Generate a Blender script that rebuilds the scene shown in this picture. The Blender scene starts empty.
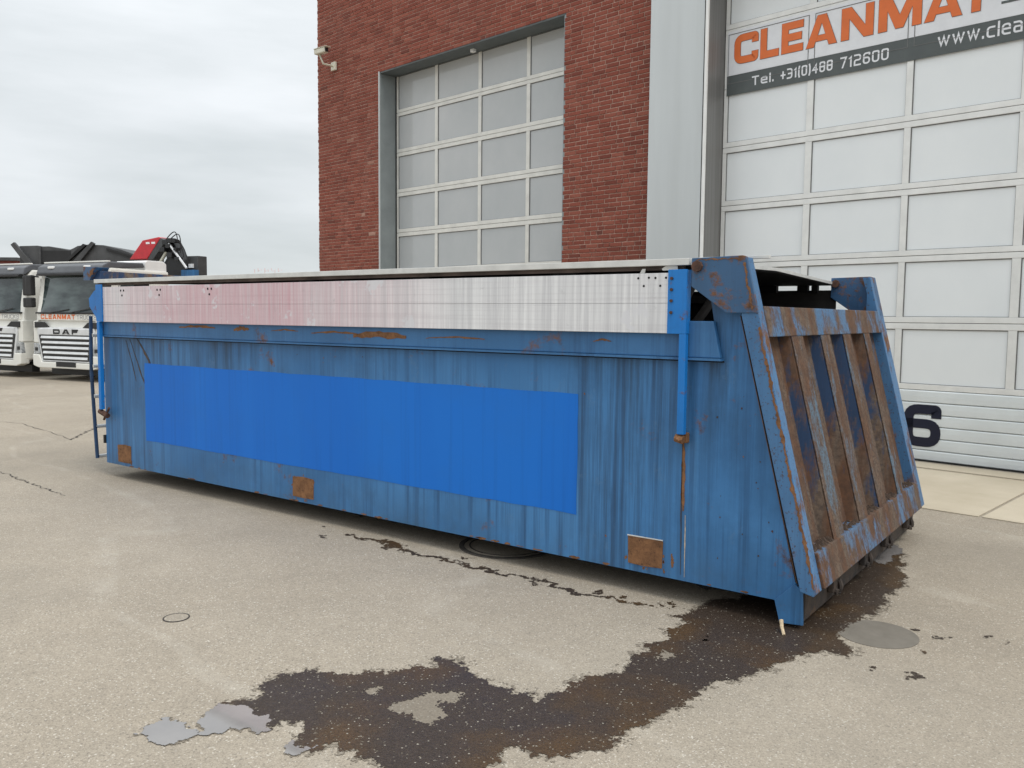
import bpy, bmesh, math, random
import numpy as np
from mathutils import Vector, Matrix, noise
R = math.radians
random.seed(7)
S = bpy.context.scene
col = S.collection

# ------------------------------------------------------------------ camera
cam_d = bpy.data.cameras.new('camera')
cam = bpy.data.objects.new('camera', cam_d); col.objects.link(cam)
fw = Vector((-0.59004, 0.80354, -0.07855)); rt = Vector((0.80558, 0.59242, 0.00906)); up = Vector((-0.05382, 0.05794, 0.99687))
m = Matrix((rt, up, -fw)).transposed().to_4x4(); m.translation = Vector((1.255, -4.3084, 1.5819))
cam.matrix_world = m
cam_d.sensor_width = 36; cam_d.lens = 853.86 / 1024 * 36; cam_d.clip_end = 2000; cam_d.clip_start = .05
S.camera = cam

# ------------------------------------------------------------------ sky, sun, exposure
SUN_EL, SUN_AZ = 57.0, -14.0            # degrees; azimuth of the sun measured from +X
W = bpy.data.worlds.new('World'); S.world = W; W.use_nodes = True
nt = W.node_tree; nt.nodes.clear()
def wn(t, **k):
    n = nt.nodes.new(t)
    for a, b in k.items(): setattr(n, a, b)
    return n
out = wn('ShaderNodeOutputWorld'); bg = wn('ShaderNodeBackground'); nt.links.new(bg.outputs[0], out.inputs[0])
sky = wn('ShaderNodeTexSky', sky_type='NISHITA', sun_disc=False, sun_elevation=R(SUN_EL), sun_rotation=R(90 - SUN_AZ))
tc = wn('ShaderNodeTexCoord'); mp = wn('ShaderNodeMapping'); mp.inputs['Scale'].default_value = (1.1, 1.1, 5.5)
nt.links.new(tc.outputs['Generated'], mp.inputs[0])
no = wn('ShaderNodeTexNoise'); no.inputs['Scale'].default_value = 2.2; no.inputs['Detail'].default_value = 7; no.inputs['Roughness'].default_value = .5
nt.links.new(mp.outputs[0], no.inputs[0])
cr = wn('ShaderNodeValToRGB'); e = cr.color_ramp.elements
e[0].position = .34; e[0].color = (6.0, 6.4, 6.55, 1); e[1].position = .66; e[1].color = (8.0, 8.3, 8.55, 1)
nt.links.new(no.outputs['Fac'], cr.inputs[0])
mx = wn('ShaderNodeMix', data_type='RGBA'); mx.inputs['Factor'].default_value = .94
nt.links.new(sky.outputs[0], mx.inputs['A']); nt.links.new(cr.outputs[0], mx.inputs['B'])
# an overcast sky brightens gently from the horizon to the zenith
sp = wn('ShaderNodeSeparateXYZ'); nt.links.new(tc.outputs['Generated'], sp.inputs[0])
sq = wn('ShaderNodeMath', operation='MULTIPLY'); nt.links.new(sp.outputs['Z'], sq.inputs[0]); nt.links.new(sp.outputs['Z'], sq.inputs[1])
mr = wn('ShaderNodeMapRange'); mr.inputs['From Min'].default_value = 0; mr.inputs['From Max'].default_value = 1
mr.inputs['To Min'].default_value = 1.0; mr.inputs['To Max'].default_value = 2.35
nt.links.new(sq.outputs[0], mr.inputs['Value'])
vm = wn('ShaderNodeVectorMath', operation='SCALE'); nt.links.new(mx.outputs['Result'], vm.inputs[0]); nt.links.new(mr.outputs[0], vm.inputs['Scale'])
nt.links.new(vm.outputs[0], bg.inputs[0]); bg.inputs[1].default_value = .1
sl = bpy.data.lights.new('sun', 'SUN'); sl.energy = 1.5; sl.angle = R(25); sl.color = (1, .96, .9)
so = bpy.data.objects.new('sun', sl); col.objects.link(so)
sd = Vector((math.cos(R(SUN_EL)) * math.cos(R(SUN_AZ)), math.cos(R(SUN_EL)) * math.sin(R(SUN_AZ)), math.sin(R(SUN_EL))))
so.rotation_euler = sd.to_track_quat('Z', 'Y').to_euler(); so.location = (0, 0, 30)
S.view_settings.view_transform = 'Standard'; S.view_settings.look = 'None'
S.view_settings.exposure = .14; S.view_settings.gamma = 1

# ------------------------------------------------------------------ material toolkit
class NT:
    def __init__(s, name):
        s.m = bpy.data.materials.new(name); s.m.use_nodes = True; s.t = s.m.node_tree
        s.b = s.t.nodes['Principled BSDF']; s.o = s.t.nodes['Material Output']
        s.tc = s.t.nodes.new('ShaderNodeTexCoord').outputs['Object']
    def n(s, t, **k):
        n = s.t.nodes.new(t)
        for a, b in k.items(): setattr(n, a, b)
        return n
    def set(s, sock, v):
        if hasattr(v, 'is_output'): s.t.links.new(v, sock)
        else: sock.default_value = v if not (isinstance(v, tuple) and len(v) == 3 and sock.type == 'RGBA') else (*v, 1)
    def mapping(s, scale=(1, 1, 1), rot=(0, 0, 0), loc=(0, 0, 0)):
        n = s.n('ShaderNodeMapping'); s.set(n.inputs[0], s.tc)
        n.inputs['Scale'].default_value = scale; n.inputs['Rotation'].default_value = rot; n.inputs['Location'].default_value = loc
        return n.outputs[0]
    def noise(s, scale, detail=4, rough=.55, vec=None, dist=0):
        n = s.n('ShaderNodeTexNoise'); s.set(n.inputs['Vector'], vec or s.tc)
        n.inputs['Scale'].default_value = scale; n.inputs['Detail'].default_value = detail; n.inputs['Roughness'].default_value = rough; n.inputs['Distortion'].default_value = dist
        return n.outputs['Fac']
    def voro(s, scale, feature='F1', out='Distance', vec=None):
        n = s.n('ShaderNodeTexVoronoi', feature=feature); s.set(n.inputs['Vector'], vec or s.tc); n.inputs['Scale'].default_value = scale
        return n.outputs[out]
    def ramp(s, v, a, b, ca=(0, 0, 0), cb=(1, 1, 1)):
        n = s.n('ShaderNodeValToRGB'); s.set(n.inputs[0], v); e = n.color_ramp.elements
        e[0].position = a; e[0].color = (*ca, 1); e[1].position = b; e[1].color = (*cb, 1)
        return n.outputs[0]
    def mr(s, v, a, b, c=0., d=1.):
        n = s.n('ShaderNodeMapRange'); s.set(n.inputs[0], v)
        for i, x in zip((1, 2, 3, 4), (a, b, c, d)): n.inputs[i].default_value = x
        return n.outputs[0]
    def math(s, op, a, b=0., clamp=False):
        n = s.n('ShaderNodeMath', operation=op, use_clamp=clamp); s.set(n.inputs[0], a); s.set(n.inputs[1], b)
        return n.outputs[0]
    def mix(s, f, a, b, mode='MIX'):
        n = s.n('ShaderNodeMix', data_type='RGBA', blend_type=mode); s.set(n.inputs['Factor'], f); s.set(n.inputs['A'], a); s.set(n.inputs['B'], b)
        return n.outputs['Result']
    def xyz(s):
        n = s.n('ShaderNodeSeparateXYZ'); s.set(n.inputs[0], s.tc); return n.outputs
    def bump(s, h, strength=.3, dist=.01):
        n = s.n('ShaderNodeBump'); s.set(n.inputs['Height'], h); n.inputs['Strength'].default_value = strength; n.inputs['Distance'].default_value = dist
        s.set(s.b.inputs['Normal'], n.outputs[0])
    def fin(s, base, rough=.5, metal=0., spec=None):
        s.set(s.b.inputs['Base Color'], base); s.set(s.b.inputs['Roughness'], rough); s.set(s.b.inputs['Metallic'], metal)
        if spec is not None: s.b.inputs['Specular IOR Level'].default_value = spec
        return s.m

def plain(name, c, rough=.5, metal=0., var=.15, scale=6, spec=None):
    t = NT(name); n = t.noise(scale, 5, .6)
    lo = tuple(x * (1 - var) for x in c); hi = tuple(min(1, x * (1 + var)) for x in c)
    base = t.ramp(n, .3, .7, lo, hi)
    return t.fin(base, rough, metal, spec)

RUST_D, RUST_L = (.062, .034, .022), (.23, .105, .048)
def rusty_paint(name, base, light, dark, rust=.5, streak=.6, rust_scale=3.5, vstretch=1., speck=.62, rough=.42, wave=.35, low=0., drip=0.):
    """old paint: vertical wash streaks, grime, chips and rust"""
    t = NT(name)
    st = t.noise(1, 6, .62, t.mapping((21, 21, .42)))
    st2 = t.noise(1, 5, .6, t.mapping((75, 75, 1.1)))
    big = t.noise(.75, 4, .55, t.mapping((1, 1, 1.2)))
    c = t.mix(t.ramp(big, .35, .68), base, light)
    s1 = t.ramp(t.math('MULTIPLY', t.ramp(st, .50, .72), t.ramp(big, .38, .6)), 0, 1)
    c = t.mix(t.math('MULTIPLY', s1, streak), c, dark)
    c = t.mix(t.math('MULTIPLY', t.math('MULTIPLY', t.ramp(st2, .48, .76), t.ramp(t.noise(2.4, 3, .5, t.mapping(loc=(2, 2, 9))), .4, .65)), streak * .6), c, dark)
    c = t.mix(t.math('MULTIPLY', t.ramp(t.noise(1, 6, .6, t.mapping((23, 23, .6), loc=(5, 3, 0))), .6, .8), .28), c, (light[0] * 1.9, light[1] * 1.5, light[2] * 1.3))
    c = t.mix(t.math('MULTIPLY', t.ramp(t.noise(1.6, 7, .7, t.mapping((1, 1, 1), loc=(3, 7, 2))), .5, .75), .38), c, (dark[0] * .9, dark[1] * .9, dark[2] * .8))
    r1 = t.noise(rust_scale, 9, .68, t.mapping((1, 1, vstretch), loc=(11, 2, 5)))
    r2 = t.noise(40, 4, .6)
    if drip:          # grime washed down from the belt and thrown up along the foot of the wall
        dz = t.math('MULTIPLY', t.mr(t.xyz()['Z'], .55, 1.34), t.ramp(t.noise(1, 6, .65, t.mapping((13, 13, .7), loc=(9, 4, 2))), .40, .66))
        c = t.mix(t.math('MULTIPLY', t.math('MULTIPLY', dz, t.ramp(t.noise(.8, 3, .5, t.mapping(loc=(6, 1, 8))), .38, .6)), drip), c, (dark[0] * 1.1, dark[1] * .9, dark[2] * .75))
        dz2 = t.math('MULTIPLY', t.mr(t.xyz()['Z'], .42, .13), t.ramp(t.noise(5, 6, .7, t.mapping((1, 1, .6))), .35, .7))
        c = t.mix(t.math('MULTIPLY', dz2, .5), c, (.045, .085, .12))
        # two heavier wash zones: beside the repainted rectangle and at the front end
        xx = t.xyz()['X']; za = t.math('MAXIMUM', t.math('MULTIPLY', t.mr(xx, 1.85, 2.1), t.mr(xx, 2.75, 2.45)), t.mr(xx, -2.55, -3.0, 0., .8))
        zs = t.math('MULTIPLY', za, t.ramp(t.noise(1, 6, .7, t.mapping((34, 34, .9), loc=(1, 1, 6))), .42, .62))
        c = t.mix(t.math('MULTIPLY', zs, .62), c, (.022, .055, .11))
        c = t.mix(t.math('MULTIPLY', t.ramp(t.noise(7, 7, .75, t.mapping((1, 1, .8), loc=(8, 8, 1))), .60, .70), .30), c, (.11, .20, .31))
    if low: r1 = t.math('ADD', r1, t.mr(t.xyz()['Z'], 1.5, .4, -low * .5, low))
    rm = t.ramp(t.math('ADD', r1, t.math('MULTIPLY', r2, .12)), 1.0 - rust * .62 - .03, 1.0 - rust * .62 + .06)
    rc = t.ramp(t.noise(16, 6, .7), .3, .72, RUST_D, RUST_L)
    rc = t.mix(.42, rc, (.05, .032, .025)) if rust > .65 else rc
    if rust > .65: rc = t.mix(t.ramp(t.noise(1, 5, .65, t.mapping((9, 9, 1.1), loc=(2, 8, 1))), .40, .56), t.ramp(t.noise(30, 6, .7), .3, .75, (.055, .042, .036), (.20, .145, .105)), rc)
    c = t.mix(rm, c, rc)
    sp_ = t.ramp(t.noise(70, 3, .6), speck + .1, speck + .16)
    c = t.mix(t.math('MULTIPLY', sp_, .75), c, RUST_D)
    t.bump(t.math('ADD', t.math('MULTIPLY', t.noise(.9, 2, .5), wave), t.math('ADD', t.math('MULTIPLY', rm, t.math('MULTIPLY', t.noise(60, 4, .7), .12)), t.math('MULTIPLY', t.noise(24, 3), .02))), .5, .03)
    return t.fin(c, t.mix(rm, (rough,) * 3, (.85,) * 3), 0, .4)

M = {}
M['side'] = rusty_paint('weathered_blue_side', (.032, .145, .345), (.062, .215, .46), (.014, .055, .14), rust=.485, streak=.95, wave=1.1, drip=1.0)
M['belt'] = rusty_paint('weathered_blue_belt', (.032, .128, .29), (.05, .17, .37), (.012, .04, .11), rust=.50, streak=.6, rust_scale=2.2)
M['gate'] = rusty_paint('rusty_blue_gate', (.05, .15, .31), (.08, .19, .36), (.03, .06, .13), rust=.60, streak=.5, rust_scale=5.2, vstretch=.5, speck=.5)
M['gaterib'] = rusty_paint('rust_eaten_blue_rib', (.075, .135, .20), (.11, .17, .23), (.06, .06, .06), rust=.80, streak=.6, rust_scale=6.5, vstretch=.22, speck=.42, rough=.6)
M['gateback'] = rusty_paint('dark_blue_gate_skin', (.035, .085, .17), (.06, .115, .19), (.02, .03, .05), rust=.86, streak=.6, rust_scale=5.0, vstretch=.22, speck=.45, rough=.6, low=.08)
M['navyshade'] = rusty_paint('shaded_navy_rib_flank', (.010, .034, .09), (.016, .048, .12), (.010, .014, .03), rust=.74, streak=.5, rust_scale=5.0, vstretch=.25, speck=.55, rough=.55, low=.10)  # navy paint deepened: the rib flanks' shade is put into the colour
M['rail'] = rusty_paint('rusty_blue_rail', (.05, .14, .28), (.085, .18, .32), (.05, .06, .08), rust=.78, streak=.6, rust_scale=4.2, vstretch=.5, speck=.46)
M['horn'] = rusty_paint('blue_horn', (.035, .095, .2), (.05, .125, .24), (.02, .045, .09), rust=.62, streak=.5, rust_scale=7, speck=.55)
M['bright'] = rusty_paint('bright_blue_paint', (.008, .16, .50), (.012, .19, .56), (.01, .07, .22), rust=.5, streak=.35, rust_scale=9)
t = NT('repainted_blue')                                   # the overpainted rectangle: roller bands in a fresher blue
c = t.ramp(t.noise(1, 4, .5, t.mapping((1.1, 1, .12))), .44, .54, (.009, .145, .57), (.011, .16, .60))
c = t.mix(t.math('MULTIPLY', t.ramp(t.noise(1, 5, .6, t.mapping((22, 22, .5))), .52, .78), .3), c, (.01, .075, .3))
c = t.mix(t.math('MULTIPLY', t.ramp(t.noise(2.2, 6, .6), .5, .8), .18), c, (.03, .13, .36))
t.bump(t.noise(.9, 2, .5), .3, .02)
M['patch'] = t.fin(c, .5, 0, .22)
t = NT('bare_rust')
c = t.ramp(t.noise(11, 8, .75), .3, .7, (.10, .052, .03), (.30, .15, .072))
c = t.mix(t.ramp(t.noise(45, 5, .7), .55, .72), c, (.06, .035, .025))
t.bump(t.noise(70, 5, .7), .5, .004)
M['rust'] = t.fin(c, .9, 0, .2)
t = NT('dark_rusty_steel')
c = t.ramp(t.noise(9, 8, .7), .35, .7, (.028, .026, .027), (.085, .062, .048))
c = t.mix(t.ramp(t.noise(5, 7, .7, t.mapping(loc=(3, 3, 3))), .6, .72), c, (.14, .08, .04))
t.bump(t.noise(60, 5, .7), .4, .004)
M['beam'] = t.fin(c, .7, 0, .4)
M['dark'] = plain('grimy_black_steel', (.012, .011, .011), .85, 0, .4, 9)
M['inner'] = plain('dark_inner_steel', (.03, .026, .024), .85, 0, .5, 5)
M['debris'] = plain('dirt_and_rust_flakes', (.05, .032, .022), .95, 0, .6, 60)
t = NT('old_aluminium_board')                              # white board with worn red paint residue at its front half
X = t.xyz()
v1 = t.noise(1, 6, .65, t.mapping((26, 26, .5))); v2 = t.noise(1, 5, .6, t.mapping((70, 70, 2)))
h1 = t.noise(1, 4, .6, t.mapping((.6, .6, 45)))
c = t.mix(t.ramp(v1, .38, .68), (.60, .60, .615), (.84, .84, .845))
c = t.mix(t.math('MULTIPLY', t.ramp(v2, .5, .78), .4), c, (.36, .36, .38))
c = t.mix(t.math('MULTIPLY', t.ramp(h1, .5, .75), .3), c, (.36, .33, .35))
pk = t.mr(X['X'], 1.1, -.6)
pk = t.math('MULTIPLY', t.math('MULTIPLY', pk, t.ramp(t.noise(1.1, 3, .5, t.mapping((1, 1, .6))), .2, .5)), t.mr(v1, .25, .62, .62, 1.))
pk = t.math('MULTIPLY', pk, t.mr(X['X'], -3.6, -2.4, .45, 1.))
c = t.mix(t.math('MULTIPLY', pk, t.mr(v2, .3, .7, .5, .95), True), c, (.56, .30, .345))
c = t.mix(t.math('MULTIPLY', t.ramp(t.noise(2.4, 4, .7, t.mapping((1.6, 1, 1.6), loc=(1, 0, 4))), .60, .64), .75), c, (.66, .66, .69))
c = t.mix(t.math('MULTIPLY', t.ramp(t.noise(9, 7, .75), .62, .74), .35), c, (.25, .25, .26))
M['alu'] = t.fin(c, .42, .08, .5)
M['trim'] = plain('worn_aluminium_trim', (.62, .62, .60), .45, .2, .12, 9)
M['ladderblue'] = plain('dark_blue_ladder_paint', (.016, .05, .12), .5, 0, .5, 8)
M['edgebrown'] = plain('grimy_lid_edge', (.085, .062, .052), .8, 0, .6, 4)
M['bolt'] = plain('rusty_bolt', (.075, .035, .022), .8, 0, .5, 40)
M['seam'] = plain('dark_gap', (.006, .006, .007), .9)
# building
t = NT('mottled_red_brick')
at = t.n('ShaderNodeAttribute', attribute_name='tone').outputs['Fac']
c = t.n('ShaderNodeValToRGB'); t.set(c.inputs[0], at); e = c.color_ramp.elements
e[0].position = 0; e[0].color = (.13, .05, .040, 1); e[1].position = 1; e[1].color = (.58, .36, .29, 1)
for p_, q_ in ((.25, (.205, .056, .040)), (.5, (.295, .082, .056)), (.75, (.35, .115, .08)), (.93, (.36, .165, .12))):
    k = e.new(p_); k.color = (*q_, 1)
c = t.mix(t.math('MULTIPLY', t.ramp(t.noise(38, 6, .7), .35, .7), .5), c.outputs[0], (.10, .04, .03))
c = t.mix(t.math('MULTIPLY', t.ramp(t.noise(60, 4, .7, t.mapping(loc=(4, 4, 4))), .6, .75), .5), c, (.34, .21, .17))
c = t.mix(t.math('MULTIPLY', t.ramp(t.noise(.45, 4, .6), .4, .7), .30), c, (.15, .065, .05))
c = t.mix(t.math('MULTIPLY', t.ramp(t.noise(1, 5, .6, t.mapping((2.5, 1, .35))), .55, .8), .30), c, (.34, .20, .16))
t.bump(t.noise(50, 5, .7), .6, .006)
M['brick'] = t.fin(c, .88, 0, .2)
M['mortar'] = plain('brick_mortar', (.45, .30, .245), .95, 0, .3, 25, .1)
M['clad'] = NT('pale_grey_cladding')
t = M['clad']; c = t.ramp(t.noise(1, 5, .55, t.mapping((2.2, 2.2, .2))), .3, .75, (.58, .61, .62), (.49, .515, .52))
c = t.mix(t.math('MULTIPLY', t.ramp(t.noise(1, 5, .6, t.mapping((9, 9, .3))), .6, .85), .25), c, (.38, .38, .36))
M['clad'] = t.fin(c, .4, .1)
t = NT('brushed_grey_jamb'); c = t.ramp(t.noise(1, 6, .6, t.mapping((20, 20, .4))), .3, .75, (.17, .165, .16), (.26, .26, .255))
M['jamb'] = t.fin(c, .45, .3)
M['jamb_light'] = plain('grey_green_jamb', (.24, .265, .27), .5, .1, .12, 3)
M['soffit'] = plain('dark_grey_soffit', (.10, .115, .12), .6, 0, .15, 3)
M['white'] = plain('white_lacquer', (.78, .78, .77), .4, 0, .06, 4)
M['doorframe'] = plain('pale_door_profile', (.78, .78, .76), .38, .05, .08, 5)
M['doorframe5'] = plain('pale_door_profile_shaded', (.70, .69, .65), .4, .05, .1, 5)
t = NT('milky_door_pane'); c = t.ramp(t.noise(1, 5, .6, t.mapping((1.3, 1.3, .9))), .3, .7, (.77, .80, .815), (.82, .845, .855))
c = t.mix(t.math('MULTIPLY', t.ramp(t.noise(7, 7, .8), .62, .7), .25), c, (.84, .86, .88)); M['pane6'] = t.fin(c, .22, 0, .35)
t = NT('grey_door_pane'); c = t.ramp(t.noise(1, 5, .6, t.mapping((.7, .7, .6))), .3, .7, (.42, .44, .45), (.51, .52, .525)); M['pane5'] = t.fin(c, .08, 0, .6)
M['gasket_shade'] = plain('rubber_gasket', (.16, .16, .16), .7)
M['kick'] = plain('ribbed_door_steel', (.72, .76, .77), .36, .05, .06, 3)
M['navy'] = plain('navy_print', (.006, .009, .028), .45)
M['orange'] = plain('orange_print', (.72, .16, .035), .5, 0, .08)
M['char'] = plain('charcoal_print', (.085, .098, .098), .5, 0, .1)
M['film'] = plain('white_sign_film', (.76, .77, .80), .4, 0, .05)
M['concrete'] = NT('apron_concrete')
t = M['concrete']; c = t.ramp(t.noise(1.4, 6, .6), .3, .7, (.44, .38, .285), (.54, .475, .37))
c = t.mix(t.math('MULTIPLY', t.ramp(t.noise(130, 3, .6), .5, .8), .35), c, (.26, .22, .17))
c = t.mix(t.math('MULTIPLY', t.ramp(t.noise(3, 7, .7, t.mapping(loc=(2, 6, 0))), .62, .75), .4), c, (.25, .21, .16))
t.bump(t.noise(160, 3), .2, .003); M['concrete'] = t.fin(c, .85, 0, .25)

def asphalt_color(t, wet=0.):
    """sand coloured worn asphalt: aggregate grains of several sizes and tones"""
    c = t.ramp(t.noise(.5, 6, .6), .32, .68, (.315, .270, .212), (.385, .335, .268))
    c = t.mix(t.math('MULTIPLY', t.ramp(t.noise(2.7, 7, .65, t.mapping(loc=(7, 1, 0))), .42, .72), .40), c, (.265, .232, .187))
    c = t.mix(t.math('MULTIPLY', t.ramp(t.noise(14, 6, .7, t.mapping(loc=(1, 5, 0))), .4, .75), .28), c, (.25, .215, .17))
    g1 = t.voro(165, out='Color'); g2 = t.voro(380, out='Color', vec=t.mapping(loc=(3.3, 1.2, 0)))
    sx = t.n('ShaderNodeSeparateXYZ'); t.set(sx.inputs[0], g1); sy_ = t.n('ShaderNodeSeparateXYZ'); t.set(sy_.inputs[0], g2)
    k = t.math('ADD', t.mr(sx.outputs[0], 0, 1, .84, 1.16), t.mr(sy_.outputs[0], 0, 1, -.12, .12))
    v = t.n('ShaderNodeVectorMath', operation='SCALE'); t.set(v.inputs[0], c); t.set(v.inputs['Scale'], k); c = v.outputs[0]
    c = t.mix(t.mr(sx.outputs[1], .955, .97), c, (.52, .475, .405))          # pale stones
    c = t.mix(t.math('MULTIPLY', t.mr(sx.outputs[2], .96, .98), .55), c, (.15, .13, .11))   # dark stones
    return c, sx, sy_
t = NT('worn_asphalt'); c, a_, b_ = asphalt_color(t)
# broad grey traffic stains and pale wandering lines
st = t.ramp(t.noise(.28, 6, .62, t.mapping(loc=(4, 9, 0))), .48, .66)
c = t.mix(t.math('MULTIPLY', st, .42), c, (.23, .205, .17))
wv = t.n('ShaderNodeTexWave', wave_type='BANDS', bands_direction='DIAGONAL'); t.set(wv.inputs[0], t.mapping((.28, .75, 1))); wv.inputs['Scale'].default_value = .42; wv.inputs['Distortion'].default_value = 9; wv.inputs['Detail'].default_value = 3; wv.inputs['Detail Scale'].default_value = 1.2
ln = t.math('MULTIPLY', t.ramp(wv.outputs['Fac'], .975, .998), t.ramp(t.noise(3, 6, .7), .4, .62))
c = t.mix(t.math('MULTIPLY', ln, .20), c, (.55, .51, .44))
h = t.math('ADD', t.voro(165), t.math('MULTIPLY', t.noise(300, 3), .6))
t.bump(h, .42, .005)
M['asphalt'] = t.fin(c, .87, 0, .25)
t = NT('wet_asphalt'); c, a_, b_ = asphalt_color(t)
br = t.ramp(t.noise(1.5, 4, .5, t.mapping(loc=(1.3, 4.1, 0))), .48, .62)
wetc = t.mix(br, (.044, .031, .023), (.070, .040, .017))
v = t.n('ShaderNodeVectorMath', operation='MULTIPLY'); t.set(v.inputs[0], wetc); t.set(v.inputs[1], t.ramp(a_.outputs[0], 0, 1, (.75, .75, .75), (1.25, 1.25, 1.25)))
c2 = t.mix(t.mr(a_.outputs[1], .985, .992), v.outputs[0], (.30, .27, .22))
c2 = t.mix(t.math('MULTIPLY', t.mr(b_.outputs[1], .93, .97), .3), c2, (.16, .14, .115))
t.bump(t.math('ADD', t.voro(110), t.math('MULTIPLY', t.noise(300, 3), .6)), .22, .004)
M['wet'] = t.fin(c2, t.ramp(t.noise(5, 4, .6), .3, .7, (.38,) * 3, (.6,) * 3), 0, .24)
t = NT('damp_asphalt'); c, a_, b_ = asphalt_color(t)
M['damp'] = t.fin(t.mix(.55, c, (.10, .082, .062)), .8, 0, .25)
t = NT('standing_water'); c = t.ramp(t.noise(3, 4, .6), .3, .7, (.19, .18, .178), (.27, .255, .245))  # grey base colour stands in for the sky's reflection
t.bump(t.noise(12, 2), .02, .002); M['water'] = t.fin(c, .05, 0, .9)
M['crack'] = plain('crack_shadow', (.06, .052, .045), .95, 0, .4, 30)
M['patchround'] = NT('smooth_asphalt_patch')
t = M['patchround']; c = t.ramp(t.noise(9, 6, .6), .3, .7, (.15, .135, .112), (.195, .175, .148)); t.bump(t.noise(260, 3), .2, .003); M['patchround'] = t.fin(c, .75, 0, .3)
M['iron'] = plain('worn_cast_iron', (.10, .09, .078), .6, .3, .35, 40)
# trucks
M['cabwhite'] = plain('white_cab_paint', (.76, .75, .70), .3, 0, .05, 3)
M['cabgrey'] = plain('dark_grey_cab_roof', (.095, .10, .11), .4, 0, .2, 2)
M['glass'] = NT('cab_windscreen')
t = M['glass']; c = t.ramp(t.noise(1, 4, .5, t.mapping((.9, .9, 2.6))), .42, .62, (.022, .032, .034), (.10, .13, .128)); M['glass'] = t.fin(c, .06, 0, .7)  # paler blotches in the colour stand in for reflections on the glass
M['black'] = plain('black_plastic', (.013, .013, .014), .5, 0, .3)
M['silver'] = plain('silver_plastic', (.68, .69, .70), .3, .2, .1)
M['lamp'] = plain('clear_headlamp', (.42, .44, .46), .08, .3, .5, 30)
M['tyre'] = plain('tyre_rubber', (.014, .013, .013), .9, 0, .3, 20)
M['red'] = plain('red_crane_paint', (.50, .018, .028), .35, 0, .15)
M['dgrey'] = plain('dark_grey_truck_body', (.055, .056, .058), .6, 0, .35, 2.5)
M['greytext'] = plain('grey_print', (.35, .35, .35), .5)
M['redbrown'] = plain('red_brown_sheet', (.16, .045, .035), .8)
M['pink'] = plain('faded_pink_letters', (.72, .52, .52), .8)
M['camwhite'] = plain('cream_camera_case', (.62, .60, .50), .4)
M['pin'] = plain('bare_pale_pin', (.55, .43, .28), .7, 0, .3, 60)

# ------------------------------------------------------------------ mesh toolkit
class MB:
    def __init__(s): s.v = []; s.f = []
    def add(s, vs, fs):
        o = len(s.v); s.v += [tuple(map(float, p)) for p in vs]; s.f += [tuple(i + o for i in q) for q in fs]; return s
    def hexa(s, p):   # 8 points: bottom 0-3, top 4-7
        return s.add(p, [(0, 3, 2, 1), (4, 5, 6, 7), (0, 1, 5, 4), (1, 2, 6, 5), (2, 3, 7, 6), (3, 0, 4, 7)])
    def box(s, x0, y0, z0, x1, y1, z1):
        return s.hexa([(x0, y0, z0), (x1, y0, z0), (x1, y1, z0), (x0, y1, z0), (x0, y0, z1), (x1, y0, z1), (x1, y1, z1), (x0, y1, z1)])
    def prism(s, poly, a, b, axis='y'):
        """polygon (2-D, any winding) extruded from a to b along the axis"""
        n = len(poly)
        def P(u, w, k): return {'y': (u, k, w), 'x': (k, u, w), 'z': (u, w, k)}[axis]
        vs = [P(u, w, a) for u, w in poly] + [P(u, w, b) for u, w in poly]
        return s.add(vs, [tuple(range(n)), tuple(range(2 * n - 1, n - 1, -1))] + [(i, i + n, (i + 1) % n + n, (i + 1) % n) for i in range(n)])
    def tube(s, pts, r, n=8):
        pts = [Vector(p) for p in pts]; rings = []
        for i, p in enumerate(pts):
            d = (pts[min(i + 1, len(pts) - 1)] - pts[max(i - 1, 0)]).normalized()
            u = d.cross(Vector((0, 0, 1)) if abs(d.z) < .9 else Vector((1, 0, 0))).normalized(); w = d.cross(u)
            rr = r[i] if isinstance(r, (list, tuple)) else r
            rings.append([p + (u * math.cos(2 * math.pi * k / n) + w * math.sin(2 * math.pi * k / n)) * rr for k in range(n)])
        vs = [q for g in rings for q in g]; fs = [tuple(range(n)), tuple(range(len(vs) - 1, len(vs) - n - 1, -1))]
        for i in range(len(pts) - 1):
            for k in range(n): fs.append((i * n + k, i * n + (k + 1) % n, (i + 1) * n + (k + 1) % n, (i + 1) * n + k))
        return s.add(vs, fs)
    def ring(s, c, r0, r1, z, h, n=40):
        vs = []
        for rr, zz in ((r0, z), (r1, z), (r1, z + h), (r0, z + h)):
            vs += [(c[0] + rr * math.cos(2 * math.pi * k / n), c[1] + rr * math.sin(2 * math.pi * k / n), zz) for k in range(n)]
        fs = []
        for j in range(4):
            for k in range(n): fs.append((j * n + k, j * n + (k + 1) % n, ((j + 1) % 4) * n + (k + 1) % n, ((j + 1) % 4) * n + k))
        return s.add(vs, fs)
    def build(s, name, mat, parent=None, bevel=0, smooth=False, org=(0, 0, 0)):
        me = bpy.data.meshes.new(name)
        o3 = Vector(org); me.from_pydata([tuple(Vector(p) - o3) for p in s.v], [], s.f)
        bm = bmesh.new(); bm.from_mesh(me); bmesh.ops.recalc_face_normals(bm, faces=bm.faces)
        if bevel: bmesh.ops.bevel(bm, geom=[e for e in bm.edges if e.is_manifold and e.calc_face_angle(0) > .5], offset=bevel, segments=2, affect='EDGES', profile=.6)
        bm.to_mesh(me); bm.free()
        if smooth:
            for p in me.polygons: p.use_smooth = True
        me.materials.append(M[mat] if isinstance(mat, str) else mat)
        o = bpy.data.objects.new(name, me); col.objects.link(o)
        if parent: o.parent = parent
        return o
def box(name, mat, parent, c, bevel=0, **k): return MB().box(*c).build(name, mat, parent, bevel, **k)
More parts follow.
